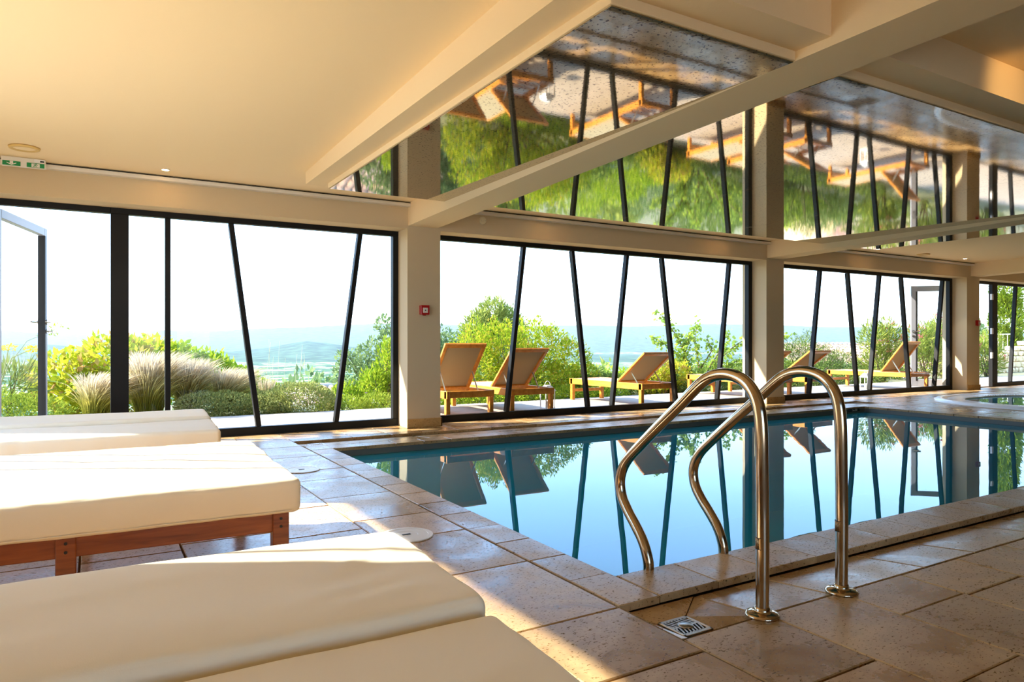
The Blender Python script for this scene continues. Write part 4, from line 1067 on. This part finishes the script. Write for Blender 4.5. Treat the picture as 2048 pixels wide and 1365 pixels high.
t = thing('railing', (27.9, 13.0, 0), 'pale metal railing above the dry stone wall at far right', 'railing')
RAIL = plain('pale_railing', (.72,.66,.52), .5)
MB().tube([(-.5,0,1.22),(1.7,0,1.26)], .022, 8).build('handrail', RAIL, t)
for i in range(7):
    MB().tube([(-.45+i*.34,0,.1),(-.45+i*.34,0,1.22)], .022 if i % 3 == 0 else .012, 8).build('baluster', RAIL, t)

# ---- tiled roofs beyond the garden
def roof_thing(name, label, base, ncol, nrow, w_, l_, pitch, yaw, singles=True, kind=None):
    t = thing(name, base, label, 'roof', None, yaw)
    n = 7; prof_ = [(math.cos(math.pi*i/n)*w_*.5, math.sin(math.pi*i/n)*w_*.42) for i in range(n+1)]
    b = MB(); vs = []; fs = []
    for j, s_ in ((0, 1.0), (1, .86)):
        vs += [(x_*s_, -j*l_*1.12 + l_*.56, z_*s_ + (0.012 if j == 0 else 0)) for x_, z_ in prof_]
    fs = [(i, i+1, i+n+2, i+n+1) for i in range(n)]
    vs2 = [(x_*.86, y_, z_*.80-.004) for (x_, y_, z_) in vs]; fs2 = [tuple(len(vs)+i for i in reversed(f)) for f in fs]
    me = bpy.data.meshes.new('roof_tile'); me.from_pydata(vs+vs2, [], fs+fs2 + [(i, i+len(vs), i+1+len(vs), i+1) for i in range(n)]); me.materials.append(ROOFT)
    rr = random.Random(2); joined = MB(); cp, sp2 = math.cos(pitch), math.sin(pitch); cnt = 0
    for r_ in range(nrow):
        for c_ in range(ncol):
            x_ = (c_-ncol/2)*w_*1.02 + rr.uniform(-.006, .006); d_ = -r_*l_ - rr.uniform(0, .02)
            loc = (x_, d_*cp, d_*sp2 + rr.uniform(0, .012))
            rot = Matrix.Rotation(pitch, 4, 'X') @ Matrix.Rotation(rr.uniform(-.03, .03), 4, 'Z') @ Matrix.Rotation(math.pi, 4, 'Z')
            if singles and cnt < 290:
                o = bpy.data.objects.new('roof_tile', me); C.objects.link(o); o.parent = t; o.matrix_local = Matrix.Translation(loc) @ rot; cnt += 1
            else:
                M = Matrix.Translation(loc) @ rot; joined.add([M @ v.co for v in me.vertices], [tuple(p.vertices) for p in me.polygons])
    if joined.v: jo = joined.build('roof_tiles', ROOFT, t); jo['kind'] = 'stuff'
    W_ = ncol*w_*.51; L_ = nrow*l_
    MB().add([(-W_, .1, -.03), (W_, .1, -.03), (W_, -L_*cp-.05, -L_*sp2-.03), (-W_, -L_*cp-.05, -L_*sp2-.03), (-W_, .1, -.15), (W_, .1, -.15), (W_, -L_*cp-.05, -L_*sp2-.15), (-W_, -L_*cp-.05, -L_*sp2-.15)],
             [(3,2,1,0),(4,5,6,7),(0,1,5,4),(1,2,6,5),(2,3,7,6),(3,0,4,7)]).build('deck', STONE, t)
    MB().box((-W_+.2, -L_*cp+.3, -L_*sp2-3.0), (W_-.2, 3.0, -L_*sp2-.1)).build('walls', STONE, t)
    rg = MB(); rg.tube([(-W_, .02, .03), (W_, .02, .03)], .10, 10); rg.build('ridge', plain('mortar', (.30,.27,.22), .9), t)
    return t
roof_thing('tiled_roof', 'low clay tiled roof just beyond the garden, seen right of the first tilted mullion', (5.4, 18.6, -.25), 26, 11, .22, .36, R(17), R(4))
roof_thing('tiled_roof', 'larger pinkish clay tiled roof beyond the garden behind the fifth and sixth loungers', (32.3, 22.0, .80), 30, 16, .24, .40, R(18), R(-22), singles=False)

# ---- lanterns on the terrace
def lantern(loc, label, s=1.0):
    t = thing('lantern', loc, label, 'lantern', 'white lanterns on the terrace')
    a, h = .075*s, .27*s
    for dx in (-a, a):
        for dy in (-a, a): MB().box((dx-.006, dy-.006, 0), (dx+.006, dy+.006, h)).build('corner_post', LANTERN, t)
    MB().bbox((-a-.01,-a-.01,0), (a+.01,a+.01,.02), .003).build('base', LANTERN, t)
    MB().add([(-a-.02,-a-.02,h),(a+.02,-a-.02,h),(a+.02,a+.02,h),(-a-.02,a+.02,h),(-a*.5,-a*.5,h+.08*s),(a*.5,-a*.5,h+.08*s),(a*.5,a*.5,h+.08*s),(-a*.5,a*.5,h+.08*s)],
             [(3,2,1,0),(4,5,6,7),(0,1,5,4),(1,2,6,5),(2,3,7,6),(3,0,4,7)]).build('roof', LANTERN, t)
    MB().tube([(0.05*math.cos(math.pi*i/10), 0, h+.07*s+.07*math.sin(math.pi*i/10)) for i in range(11)], .004, 6).build('ring_handle', LANTERN, t)
    MB().lathe([(.025,.02),(.025,.12),(.0,.125)], 14).build('candle', CREAM, t)
lantern((5.72, 8.95-.35, 0), 'white metal lantern beside the second lounger')
lantern((13.35, 8.5, 0), 'white metal lantern between the fifth and sixth loungers')

# ---- wooden loungers
def lounger(x0, back_deg, label):
    t = thing('sun_lounger', (x0, 7.95, 0), label, 'lounger', 'teak sun loungers on the terrace')
    w_, L_, z_ = .68, 1.86, .365
    for xx in (0, w_-.035): MB().bbox((xx, 0, z_-.095), (xx+.035, L_, z_), .004).build('side_rail', TEAK, t)
    for xx in (0.0, w_-.058):
        for yy in (.02, L_-.09): MB().bbox((xx, yy, 0), (xx+.058, yy+.062, z_-.002), .004).build('leg', TEAK, t)
    for yy in (.0, L_-.035): MB().bbox((.035, yy, z_-.085), (w_-.035, yy+.032, z_-.002), .004).build('end_rail', TEAK, t)
    MB().bbox((.05, L_-.09, .14), (w_-.05, L_-.05, .19), .004).build('stretcher', TEAK, t)
    for yy in (.16, .30, .44): MB().bbox((.035, yy, z_-.07), (w_-.035, yy+.045, z_-.05), .003).build('slat', TEAK, t)
    b = MB(); b.bbox((.035, .66, z_-.018), (w_-.035, L_-.04, z_-.008), .002); b.build('seat_sling', SLING, t)
    a = R(back_deg); py, Lb = .66, .80; ca, sa = math.cos(a), math.sin(a)
    def bp(x, l, o=0): return (x, py - l*ca + o*sa, z_-.02 + l*sa + o*ca)
    f = MB(); 
    for xx in (.062, w_-.062): f.beam(bp(xx, -.03), bp(xx, Lb), .045, .032, up=(0, sa, ca))
    f.beam(bp(.04, Lb-.02), bp(w_-.04, Lb-.02), .060, .034, up=(0, sa, ca)); f.beam(bp(.062, .02), bp(w_-.062, .02), .055, .030, up=(0, sa, ca))
    f.build('back_frame', TEAK, t)
    g = MB(); o = .012
    g.add([bp(.085, .03, o), bp(w_-.085, .03, o), bp(w_-.085, Lb-.03, o), bp(.085, Lb-.03, o), bp(.085, .03, o+.005), bp(w_-.085, .03, o+.005), bp(w_-.085, Lb-.03, o+.005), bp(.085, Lb-.03, o+.005)],
          [(3,2,1,0),(4,5,6,7),(0,1,5,4),(1,2,6,5),(2,3,7,6),(3,0,4,7)]); g.build('back_sling', SLING, t)
    for xx in (.105, w_-.105):
        MB().beam(bp(xx, .34, -.02), (xx, max(.10, py-.34*ca-.20), z_-.05), .008, .022, c=.001).build('prop', STEELF, t)
    return t
lounger(3.78, 50, 'first teak lounger, partly hidden by the nearest pillar, backrest steeply raised')
lounger(4.72, 43, 'second teak lounger beside the first, between two tilted mullions')
lounger(6.97, 36, 'third teak lounger standing alone in the middle of the second window')
lounger(9.70, 36, 'fourth teak lounger, mostly hidden behind the second pillar')
lounger(10.80, 36, 'fifth teak lounger just right of the second pillar')
lounger(13.96, 52, 'sixth teak lounger at the right of the third window, backrest steeply raised')

# ================================================================= FAR LANDSCAPE
def valleymat():
    m, nt, b = newmat('valley_fields'); L = nt.links.new
    g = nt.nodes.new('ShaderNodeNewGeometry'); mp = nt.nodes.new('ShaderNodeMapping'); mp.inputs['Scale'].default_value = (.0022, .0030, 1)
    v = nt.nodes.new('ShaderNodeTexVoronoi'); r = nt.nodes.new('ShaderNodeValToRGB'); el = r.color_ramp.elements
    r.color_ramp.interpolation = 'CONSTANT'
    el[0].color = (0.06,0.12,0.05,1); el[1].color = (0.45,0.42,0.24,1); el[1].position = .75
    for p, c in ((.3,(0.20,0.30,0.10,1)),(.5,(0.07,0.13,0.06,1)),(.62,(0.34,0.40,0.16,1))):
        k = el.new(p); k.color = c
    s = nt.nodes.new('ShaderNodeSeparateColor')
    n = nt.nodes.new('ShaderNodeTexNoise'); n.inputs['Scale'].default_value = .012; n.inputs['Detail'].default_value = 6
    r2 = nt.nodes.new('ShaderNodeValToRGB'); r2.color_ramp.elements[0].position = .50; r2.color_ramp.elements[1].position = .56
    mx = nt.nodes.new('ShaderNodeMixRGB'); mx.inputs[2].default_value = (0.05,0.10,0.05,1)
    L(g.outputs['Position'], mp.inputs[0]); L(mp.outputs[0], v.inputs['Vector']); L(v.outputs['Color'], s.inputs[0]); L(s.outputs[0], r.inputs[0])
    L(g.outputs['Position'], n.inputs['Vector']); L(n.outputs['Fac'], r2.inputs[0]); L(r2.outputs[0], mx.inputs[0]); L(r.outputs[0], mx.inputs[1]); L(mx.outputs[0], b.inputs['Base Color'])
    b.inputs['Roughness'].default_value = 1; b.inputs['Specular IOR Level'].default_value = 0
    return m
FOREST = plain('forest', (0.07, 0.12, 0.06), 1, var=.5, vscale=.01, spec=0)
va = MB().add([(-20000, 700, -150), (26000, 700, -150), (26000, 22000, -150), (-20000, 22000, -150)], [(0,1,2,3)]).build('valley', valleymat()); tag(va, 'hazy valley of fields and woods far below the garden', kind='structure')
def ridge(name, label, dist, crest, depth, zbase=-150, rough=1.0, mat=FOREST):
    """crest = list of (bearing offset from the view axis as tangent, height)"""
    fx, fy = math.sin(YAW), math.cos(YAW); gx, gy = math.cos(YAW), -math.sin(YAW)
    n = 220; m = 14; t0, t1 = crest[0][0], crest[-1][0]; vs = []; fs = []
    for i in range(n+1):
        tt = t0 + (t1-t0)*i/n; h = np.interp(tt, [c[0] for c in crest], [c[1] for c in crest])
        h += rough*(noise.noise(Vector((tt*14, 1.7, 0)))*8 + noise.noise(Vector((tt*50, 3, 0)))*3)
        for j in range(m+1):
            s = j/m; dd = dist - depth*(1-s) if s <= 1 else dist
            prof_ = s**1.3
            z_ = zbase + (h-zbase)*prof_ + rough*10*noise.noise(Vector((tt*30, s*3, 5)))*math.sin(math.pi*s)
            vs.append((fx*dd + gx*tt*dd, fy*dd + gy*tt*dd, z_))
        vs.append((fx*(dist+depth) + gx*tt*(dist+depth), fy*(dist+depth) + gy*tt*(dist+depth), zbase))
    w_ = m+2
    for i in range(n):
        for j in range(w_-1):
            a = i*w_+j; fs.append((a, a+1, a+w_+1, a+w_))
    o = MB().add(vs, fs).build(name, mat, smooth=True); tag(o, label, kind='structure'); return o
def T(px): return (px-1024)/1403.0
def Hh(py, d): return 1 + (683-py)/1403.0*d
D1, D2 = 14000, 6500
ridge('mountain_ridge', 'long pale blue mountain ridge along the horizon', D1,
      [(T(a), Hh(b_, D1)) for a, b_ in ((-1500,668),(-400,668),(0,662),(60,666),(215,667),(265,666),(330,661),(420,664),(500,659),(600,656),(700,650),(780,648),(900,650),(1020,655),(1100,652),(1170,651),(1260,654),(1330,652),(1400,649),(1500,650),(1570,651),(1640,655),(1760,655),(1900,662),(2100,668),(3600,670))], 4500, rough=.8)
ridge('wooded_hill', 'low wooded hill in front of the mountain ridge', D2,
      [(T(a), Hh(b_, D2)) for a, b_ in ((-1200,700),(-300,692),(0,690),(90,690),(150,694),(210,700),(280,699),(330,697),(400,706),(470,704),(540,696),(610,683),(660,688),(720,697),(800,708),(900,712),(1300,713),(1700,713),(3000,714))], 1500, rough=.35)
for n, (px_, py_) in enumerate(((632, 766), (660, 762))):
    d_ = 260; bx = math.sin(YAW)*d_ + math.cos(YAW)*T(px_)*d_; by = math.cos(YAW)*d_ - math.sin(YAW)*T(px_)*d_; bz = Hh(py_+6, d_)
    shrub('distant_tree', ('left' if n == 0 else 'right') + ' one of two small round trees far beyond the first tiled roof', 'tree', (bx, by, bz-1.5),
          [(bx, by, bz+.6, 1.9, 1.9, 1.3)], 500, HEDGE, .7, .6, inner=.5, stems=1)

# morning haze lying over the valley
hz = bpy.data.materials.new('haze'); hz.use_nodes = True; nt = hz.node_tree; nt.nodes.clear()
o_ = nt.nodes.new('ShaderNodeOutputMaterial'); vp = nt.nodes.new('ShaderNodeVolumeScatter')
vp.inputs['Color'].default_value = (0.165, 0.165, 0.235, 1); vp.inputs['Density'].default_value = 1.6e-4; vp.inputs['Anisotropy'].default_value = 0.2
nt.links.new(vp.outputs[0], o_.inputs['Volume'])
HZ = MB().box((-22000, 900, -149), (28000, 20000, 520)).build('haze', hz); tag(HZ, 'pale blue morning haze over the valley', kind='stuff'); HZ['category'] = 'haze'
